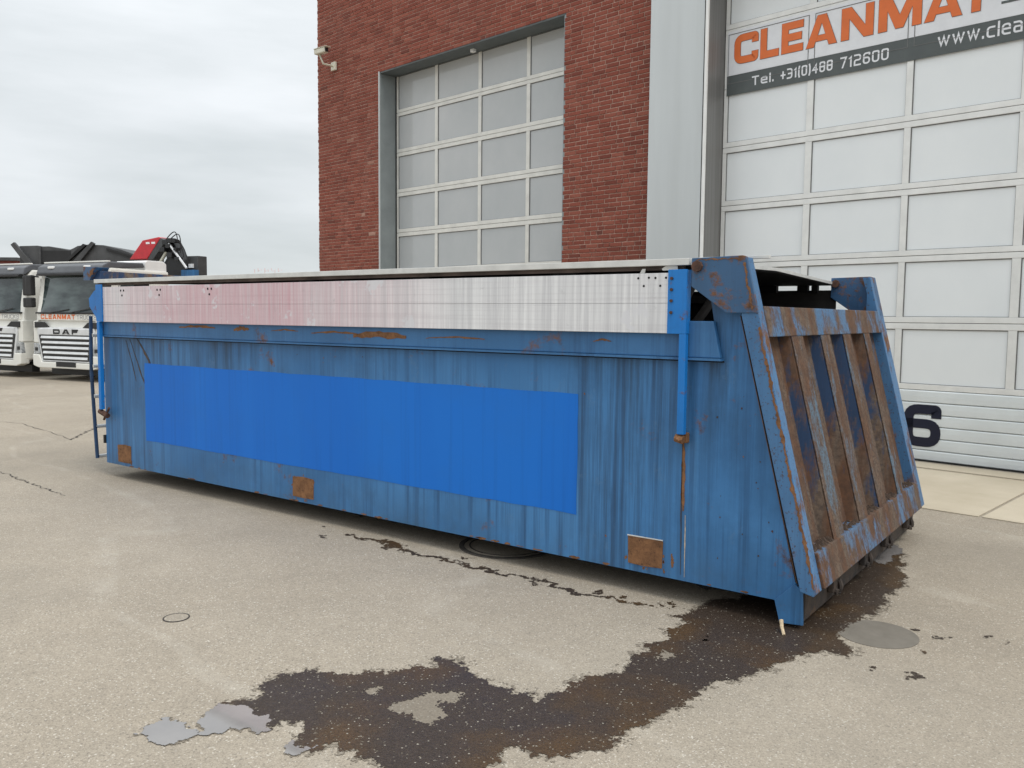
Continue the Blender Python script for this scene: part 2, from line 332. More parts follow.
def thing(name, label, cat, loc=(0, 0, 0), rz=0, group=None):
    o = bpy.data.objects.new(name, None); col.objects.link(o); o.location = loc; o.rotation_euler = (0, 0, rz); o.empty_display_size = .2
    o['label'] = label; o['category'] = cat
    if group: o['group'] = group
    return o
def structure(o): o['kind'] = 'structure'; return o

# ------------------------------------------------------------------ stroke lettering (squarish sign face)
r_ = .28
GL = {
 'C': (1, [[(1, .86), (1, 1, .14), (0, 1, r_), (0, 0, r_), (1, 0, .14), (1, .14)]]), 'L': (.85, [[(0, 1), (0, 0), (1, 0)]]),
 'E': (.92, [[(1, 1), (0, 1), (0, 0), (1, 0)], [(0, .5), (.9, .5)]]), 'A': (1.12, [[(0, 0), (.5, 1), (1, 0)], [(.22, .3), (.78, .3)]]),
 'N': (1.08, [[(0, 0), (0, 1), (1, 0), (1, 1)]]), 'M': (1.25, [[(0, 0), (0, 1), (.5, .12), (1, 1), (1, 0)]]), 'T': (.95, [[(0, 1), (1, 1)], [(.5, 1), (.5, 0)]]),
 'R': (1, [[(0, 0), (0, 1), (1, 1, r_), (1, .45, r_), (0, .45)], [(.55, .45), (1, 0)]]), 'U': (1, [[(0, 1), (0, 0, r_), (1, 0, r_), (1, 1)]]),
 'K': (1, [[(0, 0), (0, 1)], [(1, 1), (.05, .5), (1, 0)]]), 'S': (1, [[(1, .78), (1, 1, r_), (0, 1, r_), (0, .5, r_), (1, .5, r_), (1, 0, r_), (0, 0, r_), (0, .22)]]),
 'D': (1, [[(0, 0), (0, 1), (1, 1, .35), (1, 0, .35), (0, 0)]]), 'F': (.9, [[(0, 0), (0, 1), (1, 1)], [(0, .48), (.85, .48)]]),
 '0': (1, [[(.5, 1), (1, 1, r_), (1, 0, r_), (0, 0, r_), (0, 1, r_), (.5, 1)]]), '1': (.5, [[(0, .8), (.8, 1), (.8, 0)]]),
 '2': (1, [[(0, 1), (1, 1, r_), (1, .5, .2), (0, .5, .2), (0, 0), (1, 0)]]), '3': (1, [[(0, 1), (1, 1, r_), (1, 0, r_), (0, 0)], [(.25, .5), (1, .5)]]),
 '4': (1, [[(.75, 0), (.75, 1), (0, .32), (1, .32)]]), '6': (1, [[(1, .88), (1, 1, .12), (0, 1, r_), (0, 0, r_), (1, 0, r_), (1, .56, r_), (0, .56)]]),
 '7': (.95, [[(0, 1), (1, 1), (.35, 0)]]), '8': (1, [[(.5, 1), (1, 1, r_), (1, 0, r_), (0, 0, r_), (0, 1, r_), (.5, 1)], [(0, .52), (1, .52)]]),
 '+': (.9, [[(0, .45), (1, .45)], [(.5, .1), (.5, .8)]]), '(': (.35, [[(1, 1.05), (0, .8), (0, .15), (1, -.1)]]), ')': (.35, [[(0, 1.05), (1, .8), (1, .15), (0, -.1)]]),
 '.': (.2, [[(0, .02), (0, .1)]]), 'w': (1.3, [[(0, .72), (.25, 0), (.5, .72), (.75, 0), (1, .72)]]), 'e': (.9, [[(.0, .37), (1, .37), (1, .72, r_), (0, .72, r_), (0, 0, r_), (1, 0)]]),
 'l': (.15, [[(0, 1), (0, 0)]]), 'c': (.85, [[(1, .72), (0, .72, r_), (0, 0, r_), (1, 0)]]), 'a': (.9, [[(0, .72), (1, .72, r_), (1, 0), (0, 0, .15), (0, .4, .15), (1, .4)]]),
 'n': (.9, [[(0, 0), (0, .72), (1, .72, r_), (1, 0)]]), 'm': (1.4, [[(0, 0), (0, .72), (1, .72, .15), (1, 0)], [(.5, .72), (.5, 0)]]), 't': (.55, [[(.3, 1), (.3, 0), (1, 0)], [(0, .72), (1, .72)]]),
}
def stroke_path(pts, w, h):
    out = []
    n = len(pts)
    for i, p in enumerate(pts):
        q = Vector((p[0] * w, p[1] * h))
        if len(p) == 3 and 0 < i < n - 1:
            a = Vector((pts[i - 1][0] * w, pts[i - 1][1] * h)); b = Vector((pts[i + 1][0] * w, pts[i + 1][1] * h))
            rr = min(p[2] * h, (a - q).length * .5, (b - q).length * .5)
            s0 = q + (a - q).normalized() * rr; s1 = q + (b - q).normalized() * rr
            for k in range(6):
                u = k / 5; out.append(s0 * (1 - u) ** 2 + q * 2 * u * (1 - u) + s1 * u * u)
        else: out.append(q)
    res = [out[0]]
    for p in out[1:]:
        if (p - res[-1]).length > 1e-5: res.append(p)
    return res
def ribbon(mb, path, th, y, depth, ox, oz, H, tf, clamp=True, grow=0):
    """mitred ribbon, a thin solid; tf maps (x, z, out) into the parent's space"""
    n = len(path); L_, R_ = [], []
    closed = (path[0] - path[-1]).length < 1e-4 and n > 3
    hw = th / 2
    for i, p in enumerate(path):
        if closed: a = path[i - 1] if i > 0 else path[-2]; b = path[i + 1] if i < n - 1 else path[1]
        else: a = path[max(i - 1, 0)]; b = path[min(i + 1, n - 1)]
        d0 = (p - a).normalized() if (p - a).length > 1e-6 else (b - p).normalized()
        d1 = (b - p).normalized() if (b - p).length > 1e-6 else d0
        n0 = Vector((-d0.y, d0.x)); n1 = Vector((-d1.y, d1.x)); mvec = (n0 + n1)
        if mvec.length < 1e-4: mvec = n0
        mvec.normalize(); k = 1 / max(.32, mvec.dot(n0)); q = p.copy()
        if not closed:
            if i == 0: q = p - d1 * hw
            if i == n - 1: q = p + d0 * hw
        L_.append(q + mvec * hw * k); R_.append(q - mvec * hw * k)
    lo, hi = -th / 2 + grow * 0, H + th / 2
    def cl(v): return Vector((v.x, min(max(v.y, lo), hi))) if clamp else v
    L_ = [cl(v) for v in L_]; R_ = [cl(v) for v in R_]
    vs = []
    for v in L_: vs += [tf(ox + v.x, oz + v.y, y), tf(ox + v.x, oz + v.y, y + depth)]
    o = len(vs)
    for v in R_: vs += [tf(ox + v.x, oz + v.y, y), tf(ox + v.x, oz + v.y, y + depth)]
    fs = []
    for i in range(n - 1):
        a, b, c, d = 2 * i, 2 * i + 2, o + 2 * i, o + 2 * i + 2
        fs += [(a + 1, c + 1, d + 1, b + 1), (a, b, d, c), (a, a + 1, b + 1, b), (c, d, d + 1, c + 1)]
    fs += [(0, o, o + 1, 1), (2 * n - 2, 2 * n - 1, o + 2 * n - 1, o + 2 * n - 2)]
    mb.add(vs, fs)
HEAVY = {'A': [[(0, 0), (.355, 1), (.645, 1), (1, 0), (.745, 0), (.5, .74), (.255, 0)], [(.25, .17), (.75, .17), (.69, .36), (.31, .36)]],
 'N': [[(0, 0), (0, 1), (.30, 1), (.75, .36), (.75, 1), (1, 1), (1, 0), (.71, 0), (.25, .64), (.25, 0)]],
 'M': [[(0, 0), (0, 1), (.29, 1), (.5, .42), (.71, 1), (1, 1), (1, 0), (.79, 0), (.79, .60), (.59, .02), (.41, .02), (.21, .60), (.21, 0)]]}
def heavy(mb, ch, x, z, w, h, y, depth, tf, g):
    for j, poly in enumerate(HEAVY[ch]):
        area = sum(poly[i][0] * poly[(i + 1) % len(poly)][1] - poly[(i + 1) % len(poly)][0] * poly[i][1] for i in range(len(poly)))
        P = [Vector((u * w, v * h)) for u, v in poly]; n = len(P); Q = []
        for i in range(n):
            d0 = (P[i] - P[i - 1]).normalized(); d1 = (P[(i + 1) % n] - P[i]).normalized()
            n0, n1 = Vector((d0.y, -d0.x)), Vector((d1.y, -d1.x)); mm = (n0 + n1).normalized()
            Q.append(P[i] + mm * g / max(.5, mm.dot(n0)) * (1 if area > 0 else -1))
        yy = y - j * .0012 if g == 0 else y
        o = [tf(x + q.x, z + q.y, yy) for q in Q] + [tf(x + q.x, z + q.y, yy + depth - j * .0004) for q in Q]
        mb.add(o, [tuple(range(n)), tuple(range(2 * n - 1, n - 1, -1))] + [(i, i + n, (i + 1) % n + n, (i + 1) % n) for i in range(n)])
def glyph(mb, ch, x, z, w, h, th, y, depth, tf, grow=0):
    wr, strokes = GL[ch]
    if th / h > .2 and ch in HEAVY: return heavy(mb, ch, x, z, w, h, y, depth, tf, grow)
    iw, ih = w - th, h - th
    for j, st in enumerate(strokes):
        ribbon(mb, stroke_path(st, max(iw, .001), ih), th + 2 * grow, y + j * .0012, depth, x + th / 2, z + th / 2, ih, tf, clamp=(ch not in '()'))
def text(mb, s, x, z, h, th, y, depth, tf, total=None, gap=.22, grow=0):
    ws = [(GL[c][0] * .9 * h if c != ' ' else .4 * h) for c in s]
    g = gap * h; tot = sum(ws) + g * (len(s) - 1); k = (total / tot) if total else 1
    for c, w in zip(s, ws):
        if c != ' ': glyph(mb, c, x, z, w * k, h, th, y, depth, tf, grow)
        x += (w + g) * k
    return x

# ================================================================== GROUND
structure(MB().add([(-900, -900, 0), (900, -900, 0), (900, 900, 0), (-900, 900, 0)], [(0, 1, 2, 3)]).build('ground', 'asphalt'))

# ================================================================== BUILDING (local x = along the facade, y = into it)
TH = -0.13907
BX, BD = -5.0, 5.8                       # facade coordinates of the building's base point
tx, nx = Vector((math.cos(TH), math.sin(TH), 0)), Vector((-math.sin(TH), math.cos(TH), 0))
bloc = tx * BX + nx * BD
bld = thing('warehouse', 'red brick warehouse with pale cladding and two tall sectional doors', 'building', bloc, TH)
def F(c): return (c[0] - BX, c[1] - BD, c[2], c[3] - BX, c[4] - BD, c[5])
def fbox(name, mat, parent, c, bevel=0): return box(name, mat, parent, F(c), bevel)
HT = 9.2
OL, OR_, OT = -11.28, -6.75, 6.075         # brick door opening
DF = 5.776                               # face of the bricks
wall = MB()
for c in ((-13.33, 5.788, 0, OL, 5.98, HT), (OR_, 5.788, 0, -5.14, 5.98, HT), (OL, 5.788, OT, OR_, 5.98, HT)): wall.box(*F((c[0], 5.7845, *c[2:])))
wall = wall.build('brick_wall', 'mortar', bld)
body = MB().box(*F((-13.31, 6.35, 0, 6.0, 22, HT - .1))); body.build('building_body', 'clad', bld)
sidew = MB().box(*F((-13.325, 5.99, 0, -13.2, 22, HT - .02))).build('side_wall', 'redbrown', bld)
fbox('roof', 'soffit', bld, (-13.4, 5.72, HT + .005, 6.0, 22.1, HT + .12))
# bricks
CH, BL, BH = .0633, .222, .0515
slots = []
def lay(s0, s1, z0, z1, k0):
    k = k0; z = z0
    while z < z1 - .01:
        h = min(BH, z1 - z); s = s0 - ((k * 37) % 4) * BL / 4 - (k % 2) * BL * .125
        while s < s1 - .005:
            L_ = BL if random.random() < .62 else BL * .5
            a, b = max(s, s0), min(s + L_ - .011, s1)
            if b - a > .03: slots.append((a, b, z, z + h))
            s += L_
        z += CH; k += 1
K0 = round(OT / CH)
lay(-13.33, OL, .004, K0 * CH, 0); lay(OR_, -5.16, .004, K0 * CH, 0); lay(-13.33, -5.16, K0 * CH + .004, HT, K0)
cpos = (Vector(cam.matrix_world.translation) - bloc); cl = Vector((cpos.dot(tx), cpos.dot(nx), cpos.z))
def brick_seen(sl):
    a, b, z, _ = sl
    p = tx * a + nx * DF + Vector((0, 0, z)) - Vector(cam.matrix_world.translation)
    dz = p.dot(fw); u = p.dot(rt) / dz; v = p.dot(up) / dz
    w_ = (Vector((a - BX, 0, z)) - cl).length
    proj = (b - a) * abs((Vector((a - BX, 0, z)) - cl).normalized().y) / w_
    ok = abs(u) < .6 and -.1 < v < .45 and z > 2.5
    return -proj if ok else 1
def tone():
    r = random.random()
    return .93 + .07 * random.random() if r < .003 else min(.86, max(.08, random.gauss(.48, .13)))
def brick_geo(a, b, z0, z1, d):
    q = .004; j = lambda: random.uniform(-.0022, .0022)
    f = DF + d
    return [(a - BX, f + q - BD, z0), (b - BX, f + q - BD, z0), (b - BX, f + .028 - BD, z0), (a - BX, f + .028 - BD, z0),
            (a - BX, f + q - BD, z1), (b - BX, f + q - BD, z1), (b - BX, f + .028 - BD, z1), (a - BX, f + .028 - BD, z1),
            (a + q + j() - BX, f - BD, z0 + q + j()), (b - q + j() - BX, f - BD, z0 + q + j()), (b - q + j() - BX, f - BD, z1 - q + j()), (a + q + j() - BX, f - BD, z1 - q + j())]
BF = [(0, 1, 9, 8), (1, 5, 10, 9), (5, 4, 11, 10), (4, 0, 8, 11), (8, 9, 10, 11), (0, 3, 2, 1), (4, 5, 6, 7), (1, 2, 6, 5), (0, 4, 7, 3)]
slots.sort(key=brick_seen)
full = [s for s in slots if s[1] - s[0] > BL - .02 and abs(s[3] - s[2] - BH) < .001]
single = full[:300]; sset = set(single)
var = []
for i in range(14):
    me = bpy.data.meshes.new('brick')
    vs = brick_geo(BX, BX + BL - .012, 0, BH, random.uniform(-.004, .003)); me.from_pydata(vs, [], BF); me.materials.append(M['brick'])
    a = me.attributes.new('tone', 'FLOAT', 'FACE'); tv = [.25, .34, .38, .42, .45, .48, .5, .52, .54, .57, .6, .66, .72, .95][i]
    a.data.foreach_set('value', [tv] * len(BF)); var.append(me)
for s in single:
    o = bpy.data.objects.new('brick', random.choice(var[:13])); col.objects.link(o); o.parent = wall; o.location = (s[0] - BX, 0, s[2])
vs, fs, tv = [], [], []
for s in slots:
    if s in sset: continue
    o = len(vs); vs += brick_geo(*s, random.uniform(-.004, .003)); fs += [tuple(i + o for i in q) for q in BF]; tv += [tone()] * len(BF)
me = bpy.data.meshes.new('brickwork'); me.from_pydata(vs, [], fs); me.materials.append(M['brick'])
a = me.attributes.new('tone', 'FLOAT', 'FACE'); a.data.foreach_set('value', tv)
o = bpy.data.objects.new('brickwork', me); col.objects.link(o); o.parent = wall; o['kind'] = 'stuff'
# reveals of the brick opening
fbox('jamb', 'jamb_light', bld, (OL - .02, 5.783, 0, OL + .012, 6.2, OT - .022), .002); fbox('opening_trim', 'clad', bld, (OL - .012, 5.758, 0, OL + .010, 5.782, OT + .01), .002)
fbox('jamb', 'jamb_light', bld, (OR_ - .012, 5.783, 0, OR_ + .02, 6.2, OT - .022))
fbox('soffit', 'soffit', bld, (OL - .02, 5.783, OT - .02, OR_ + .02, 6.2, OT + .012))
fbox('sensor', 'white', bld, (-8.98, 5.93, OT - .075, -8.9, 6.0, OT - .021), .008)
fbox('door_gap', 'seam', bld, (OL + .012, 6.14, 0, OL + .04, 6.2, OT - .02))

def sectional_door(s_lefts, pw, s0, s1, d, tops, ph, pane_mat, frame_mat, top, kick, pgap):
    dr = fbox('sectional_door', 'seam', bld, (s0, d + .03, 0, s1, d + .05, top))
    # vertical mullions broken at each rail, rails in pairs with the section joint between them
    for i, tz in enumerate(tops):
        bz = tz - ph
        if bz < .1: bz = .1
        nxt = tops[i + 1] if i + 1 < len(tops) else None
        jo = (bz + nxt) / 2 if nxt is not None else (bz - .066)
        fbox('rail', frame_mat, dr, (s0 + .004, d - .012, jo + .004, s1 - .004, d + .028, bz), .004)
        if nxt is not None: fbox('rail', frame_mat, dr, (s0 + .004, d - .012, nxt, s1 - .004, d + .028, jo - .002), .004)
        xs = [s0 + .004] + [v for L in s_lefts for v in (L, L + pw)] + [s1 - .004]
        for k in range(0, len(xs), 2):
            fbox('mullion', frame_mat, dr, (xs[k], d - .010, bz + .001, xs[k + 1], d + .028, tz - .001))
        for L in s_lefts:
            fbox('pane', pane_mat, dr, (L + .006, d + .008, bz + .006, L + pw - .006, d + .026, tz - .006))
    g = MB()  # gaskets, top and left strips widened to draw in the recess shadow
    for tz in tops:
        bz = max(tz - ph, .1)
        for L in s_lefts:
            for c in ((L, d - .002, tz - .009, L + pw, d + .02, tz - .0005), (L, d + .002, bz + .0005, L + pw, d + .02, bz + .006), (L, d - .002, bz + .006, L + .009, d + .02, tz - .009), (L + pw - .006, d + .002, bz + .006, L + pw, d + .02, tz - .009)): g.box(*F(c))
    g.build('gasket_shade', 'gasket_shade', dr)
    fbox('rail', frame_mat, dr, (s0 + .004, d - .012, tops[0], s1 - .004, d + .028, top), .004)
    return dr
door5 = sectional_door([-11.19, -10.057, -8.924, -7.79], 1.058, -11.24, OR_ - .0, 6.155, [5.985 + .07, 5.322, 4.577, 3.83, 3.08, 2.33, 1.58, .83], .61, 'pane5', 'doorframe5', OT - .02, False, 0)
door6 = sectional_door([-4.105, -2.941, -1.787, -.62], 1.083, -4.16, .53, 5.99, [5.985, 5.235, 4.486, 3.735, 2.985, 2.238, 1.483], .617, 'pane6', 'doorframe', 6.06, True, 0)
zz = [.80, .663, .527, .396, .261, .128, .012]
for a_, b_ in zip(zz[:-1], zz[1:]):
    mb = MB(); s0, s1 = -4.156, .526
    pr_ = [(5.978, b_ + .004), (5.969, b_ + .012), (5.967, (a_ + b_) / 2), (5.969, a_ - .014), (5.98, a_ - .002), (6.018, a_ - .002), (6.018, b_ + .004)]
    mb.prism([(y - BD, z) for y, z in pr_], s0 - BX, s1 - BX, 'x'); mb.build('door_rib', 'kick', door6)
fbox('bottom_seal', 'black', door6, (-4.15, 5.96, .001, .52, 6.0, .014))
tfb = lambda d: (lambda x, z, y: (x - BX, d - y - BD, z))
# the number 6 painted on the ribbed section
mb = MB(); glyph(mb, '6', -1.715, .165, .40, .475, .105, 0, .0035, tfb(5.9665)); mb.build('door_number', 'navy', door6)
# cladding round door 6
clad = [(-5.045, 5.56, 0, -4.20, 5.98, HT - .01), (.585, 5.56, 0, 1.5, 5.98, HT - .01), (-4.20, 5.562, 6.08, .585, 5.98, HT - .01), (1.5, 5.8, 0, 6.0, 5.98, HT - .012)]
for c in clad: fbox('cladding_panel', 'clad', bld, c, .004)
fbox('jamb', 'jamb', bld, (-4.182, 5.585, 0, -4.165, 6.1, 6.079)); fbox('jamb', 'jamb', bld, (.545, 5.585, 0, .565, 6.1, 6.079))
fbox('corner_trim', 'white', bld, (-4.197, 5.548, 0, -4.163, 5.583, 6.079), .004); fbox('corner_trim', 'white', bld, (.55, 5.548, 0, .583, 5.583, 6.079), .004)
fbox('door_gap', 'seam', bld, (-4.164, 6.02, 0, -4.13, 6.06, 6.079))
fbox('soffit', 'soffit', bld, (-4.162, 5.60, 6.066, .545, 6.1, 6.079))
MB().tube([(x, y, z) for x, y, z in [(-5.105 - BX, 5.75 - BD, .1), (-5.105 - BX, 5.75 - BD, HT)]], .016, 10).build('downpipe', 'jamb', bld, smooth=True)
fbox('edge_seam', 'seam', bld, (-5.14, 5.79, 0, -5.05, 5.99, HT - .02))
fbox('edge_strip', 'jamb', bld, (-5.085, 5.62, 0, -5.049, 5.788, HT - .015), .003)
fbox('panel_seam', 'seam', bld, (-4.216, 5.5575, 0, -4.206, 5.57, HT - .02))
for z_ in (2.4, 4.1, 5.55):
    pb = MB().box(*F((-5.16, 5.74, z_, -5.08, 5.77, z_ + .012))); pb.build('pipe_clip', 'jamb', bld)

# company sign film on the door
sg = thing('company_sign', 'white sign with orange company name and charcoal phone strip across door six', 'sign', tx * -4.1 + nx * 5.975 + Vector((0, 0, 4.46)), TH)
def G(c): return (c[0] + 4.1, c[1] - 5.975, c[2] - 4.46, c[3] + 4.1, c[4] - 5.975, c[5] - 4.46)
box('sign_film', 'film', sg, G((-4.12, 5.9725, 4.715, .50, 5.9765, 5.27)))
box('dark_strip', 'char', sg, G((-4.12, 5.9715, 4.463, .50, 5.976, 4.712)))
# the door's frame lines press through the film
fr = MB()
for L in (-4.105, -2.941, -1.787, -.62):
    for x in (L, L + 1.083): fr.box(*G((x - .004, 5.969, 4.53 + .08, x + .004, 5.9712, 5.235)))
    fr.box(*G((L, 5.969, 5.229, L + 1.083, 5.9712, 5.237))); fr.box(*G((L, 5.9685, 4.612, L + 1.083, 5.971, 4.618)))
fr.build('pressed_line', 'gasket_shade', sg)
tfs = lambda x, z, y: (x + 4.1, 5.9712 - y - 5.975, z - 4.46)
lets = [('C', -4.02, .335), ('L', -3.655, .25), ('E', -3.37, .28), ('A', -3.05, .38), ('N', -2.62, .375), ('M', -2.19, .47), ('A', -1.69, .385), ('T', -1.33, .32)]
for ch, x, w in lets:
    mb = MB(); glyph(mb, ch, x, 4.84, w, .365, .088, .0012, .001, tfs, grow=.004); ol = mb.build('letter_outline', 'char', sg)
    mb = MB(); glyph(mb, ch, x, 4.84, w, .365, .088, .0042, .001, tfs); mb.build('letter', 'orange', sg)
box('underline', 'char', sg, G((-.93, 5.969, 4.86, .3, 5.9712, 4.885)))
for st, x, z, h, tot in (('Tel.', -3.76, 4.535, .115, .30), ('+31(0)488', -3.37, 4.53, .125, .66), ('712600', -2.62, 4.525, .13, .56)):
    mb = MB(); text(mb, st, x, z, h, .019, .001, .001, tfs, total=tot); mb.build('phone_lettering', 'film', sg)
mb = MB(); text(mb, 'www.cleanmat', -1.54, 4.54, .155, .020, .001, .001, tfs, total=1.27); mb.build('web_address', 'film', sg)


# security camera at the corner
sc = thing('security_camera', 'cream security camera bracketed to the corner of the brick wall', 'security camera', tx * -12.74 + nx * 5.77 + Vector((0, 0, 6.43)), TH)
box('wall_bracket', 'camwhite', sc, (-.04, -.05, -.06, .10, -.001, .10), .01)
MB().tube([(.03, -.04, .02), (.0, -.25, .03), (-.03, -.30, .19)], .022, 8).build('arm', 'camwhite', sc, smooth=True)
hs = MB(); A0, A1 = Vector((-.13, -.33, .245)), Vector((.16, -.28, .255)); ax = (A1 - A0).normalized(); sd_ = ax.cross(Vector((0, 0, 1))).normalized(); u_ = sd_.cross(ax)
def ob(mb, a, b, w, h): mb.hexa([a - sd_ * w - u_ * h, b - sd_ * w - u_ * h, b + sd_ * w - u_ * h, a + sd_ * w - u_ * h, a - sd_ * w + u_ * h, b - sd_ * w + u_ * h, b + sd_ * w + u_ * h, a + sd_ * w + u_ * h])
ob(hs, A0, A1, .052, .048); hs.build('housing', 'camwhite', sc, .018)
hd = MB(); ob(hd, A0 + u_ * .053, A1 + u_ * .053 + ax * .06, .062, .005); hd.build('sun_hood', 'camwhite', sc, .003)
ln_ = MB(); ob(ln_, A1 + ax * .0005, A1 + ax * .012, .040, .036); ln_.build('lens', 'black', sc, .004)

# apron slabs and threshold
ap = structure(box('concrete_apron', 'crack', None, (0, 0, 0, .1, .1, .003)))
ap.location = tx * -6.0 + nx * 3.4; ap.rotation_euler = (0, 0, TH)
me = ap.data; bm = bmesh.new(); bm.from_mesh(me); bm.clear(); bmesh.ops.create_cube(bm, size=1); bm.to_mesh(me); bm.free()
for v in me.vertices: v.co = Vector(((v.co.x + .5) * 11.9 - 8, (v.co.y + .5) * 2.35, (v.co.z + .5) * .003))
for i, (a_, b_) in enumerate(((-14, -11.6), (-11.58, -9.3), (-9.28, -7.0), (-6.98, -4.75), (-4.73, -2.48), (-2.46, -.20), (-.17, 2.08), (2.10, 4.4))):
    box('slab', 'concrete', ap, (a_ + 6.0, .012, .001, b_ + 6.0, 2.02, .006 + random.uniform(0, .003)))
box('threshold', 'concrete', ap, (-8, 2.045, .001, 11.9 - 1.5, 2.38, .018))

# ================================================================== ROLL-OFF CONTAINER (world axes: +X to its tailgate, +Y away)
CO = Vector((-3.4, 1.25, 0))
ct = thing('waste_container', 'long weathered blue steel container with rusty ribbed tailgate and white side board', 'container', CO)
XF = -6.80                                # front end
def cb(name, mat, parent, c, bevel=0): return MB().box(*c).build(name, mat, parent, bevel, org=CO)
def cp(name, mat, parent, poly, a, b, axis='y', bevel=0): return MB().prism(poly, a, b, axis).build(name, mat, parent, bevel, org=CO)
side_poly = [(XF, .132), (-.195, .128), (-.170, .018), (-.055, .03), (-.062, .20), (-.10, .24), (-.43, 1.60), (-.47, 1.86), (-.63, 1.86), (-.575, 1.55), (-.70, 1.50), (XF, 1.50)]
sw = cp('side_wall', 'side', ct, side_poly, 0, .006)
fwal = cp('side_wall', 'inner', ct, [(XF, .132), (-.225, .128), (-.17, .018), (-.055, .03), (-.062, .20), (-.10, .24), (-.43, 1.60), (-.47, 1.60), (-.60, 1.60), (-.65, 1.66), (-.65, 1.808), (XF, 1.808)], 2.494, 2.5)
# slight outward belt along the top of the near wall
cp('upper_belt', 'belt', ct, [(XF + .01, 1.372), (-.522, 1.372), (-.566, 1.568), (XF + .01, 1.568)], -.036, -.001, bevel=.006)
cp('belt_lip', 'belt', ct, [(XF + .01, 1.358), (-.515, 1.358), (-.520, 1.371), (XF + .01, 1.371)], -.046, -.001)
cp('belt_shadow_line', 'seam', ct, [(XF + .01, 1.349), (-.513, 1.349), (-.515, 1.3575), (XF + .01, 1.3575)], -.0035, -.0005)  # dark strip that paints the shadow under the belt's overhang
# thin marks: rust runs, scratches, weld seam
def mark(pts, w, mat, parent=None, name='scratch', y=0., flat=False):
    mb = MB(); pts = [Vector(p) for p in pts]; vs = []
    q = []
    for i in range(len(pts) - 1):
        for k in range(6): q.append(pts[i].lerp(pts[i + 1], k / 6))
    q.append(pts[-1]); n = len(q)
    for i, p in enumerate(q):
        ww = w * ((.35 + .65 * math.sin(math.pi * min(1, max(.05, i / (n - 1))))) if not flat else .4 + .6 * abs(math.sin(i * .37) * math.cos(i * .11 + 1))) * random.uniform(.6, 1.3)
        d = (q[min(i + 1, n - 1)] - q[max(i - 1, 0)]).normalized(); nn = Vector((-d.y, d.x)); j = nn * random.uniform(-.15, .15) * w
        vs += [(p + nn * ww / 2 + j), (p - nn * ww / 2 + j)]
    V = [(v.x, y - .0016, v.y) for v in vs] + [(v.x, y - .0001, v.y) for v in vs]
    m_ = 2 * n
    fs = [(2 * i, 2 * i + 1, 2 * i + 3, 2 * i + 2) for i in range(n - 1)] + [(2 * i, 2 * i + 2, m_ + 2 * i + 2, m_ + 2 * i) for i in range(n - 1)] + [(2 * i + 1, m_ + 2 * i + 1, m_ + 2 * i + 3, 2 * i + 3) for i in range(n - 1)]
    return mb.add(V, fs).build(name, mat, parent or sw, org=CO)
# fresh paint rectangle, and three bare rust squares
PX0, PX1 = -6.09, -1.42
cp('painted_rectangle', 'patch', ct, [(PX0 + random.uniform(-.004, .004), .412 - .010 * k / 30 + random.uniform(-.0025, .0025)) if k < 0 else (PX0 + (PX1 - PX0) * k / 30, .412 - .010 * k / 30 + random.uniform(-.003, .003)) for k in range(31)] + [(PX1 + random.uniform(-.003, .003), .402 + .726 * k / 8) for k in range(1, 8)] + [(PX1 - (PX1 - PX0) * k / 30, 1.128 - .003 * k / 30 + random.uniform(-.003, .003)) for k in range(31)] + [(PX0 - .01 + .01 * k / 8 + random.uniform(-.003, .003), 1.125 - .713 * k / 8) for k in range(1, 8)], -.0022, -.0002)
for a_, b_, z0, z1 in ((-1.066, -.848, .172, .330), (-4.025, -3.785, .170, .325), (-6.585, -6.36, .165, .328)):
    p = [(a_ + random.uniform(-.006, .006), z0), ((a_ + b_) / 2, z0 - .004), (b_, z0 + random.uniform(-.006, .004)), (b_ + .004, z1), ((a_ + b_) / 2, z1 + .008), (a_, z1 - .002)]
    r1 = cp('rust_square', 'rust', sw, p, -.004, -.0002)
for a_, b_, z0, z1 in ((-1.066, -.848, .172, .330), (-4.025, -3.785, .170, .325), (-6.585, -6.36, .165, .328)):
    for k in range(9):
        x, z = random.choice([(random.uniform(a_, b_), z1 + .006), (a_ - .008, random.uniform(z0, z1)), (b_ + .008, random.uniform(z0, z1)), (random.uniform(a_, b_), z0 - .008)])
        mark([(x, z), (x + random.uniform(-.01, .01), z - random.uniform(.01, .03))], random.uniform(.006, .014), 'rust', name='chip')
cp('paint_edge', 'trim', sw, [(-1.07, .331), (-.845, .333), (-.845, .338), (-1.07, .337)], -.005, -.0003)
mark([(-6.33, 1.34), (-6.14, 1.0), (-5.89, .69)], .018, 'beam'); mark([(-6.21, 1.35), (-6.02, 1.16), (-5.885, .85)], .026, 'beam')
mark([(-6.40, 1.33), (-6.30, 1.12), (-6.24, .95)], .012, 'beam')
mark([(-.732, .92), (-.731, .7), (-.730, .52)], .022, 'rust', name='rust_streak'); mark([(-.742, .93), (-.74, .55), (-.735, .16)], .006, 'beam', name='weld_seam')
mark([(-.715, .50), (-.712, .33), (-.712, .15)], .005, 'pin', name='weld_seam'); mark([(-.79, .27), (-.785, .22), (-.785, .19)], .018, 'rust', name='rust_streak')
for a_, b_, z_, w_ in ((-5.47, -4.95, 1.47, .022), (-4.70, -4.50, 1.462, .035), (-4.22, -3.9, 1.46, .012), (-3.75, -3.25, 1.452, .016), (-3.3, -2.78, 1.442, .045), (-2.6, -2.1, 1.44, .012), (-1.3, -1.18, 1.45, .012)):
    mark([(a_, z_ - .006), ((a_ + b_) / 2, z_ + .008), (b_, z_ - .002)], w_, 'rust', name='rust_patch', y=-.036)
mark([(-4.98, 1.545), (-4.85, 1.52), (-4.72, 1.545)], .012, 'beam', y=-.036)
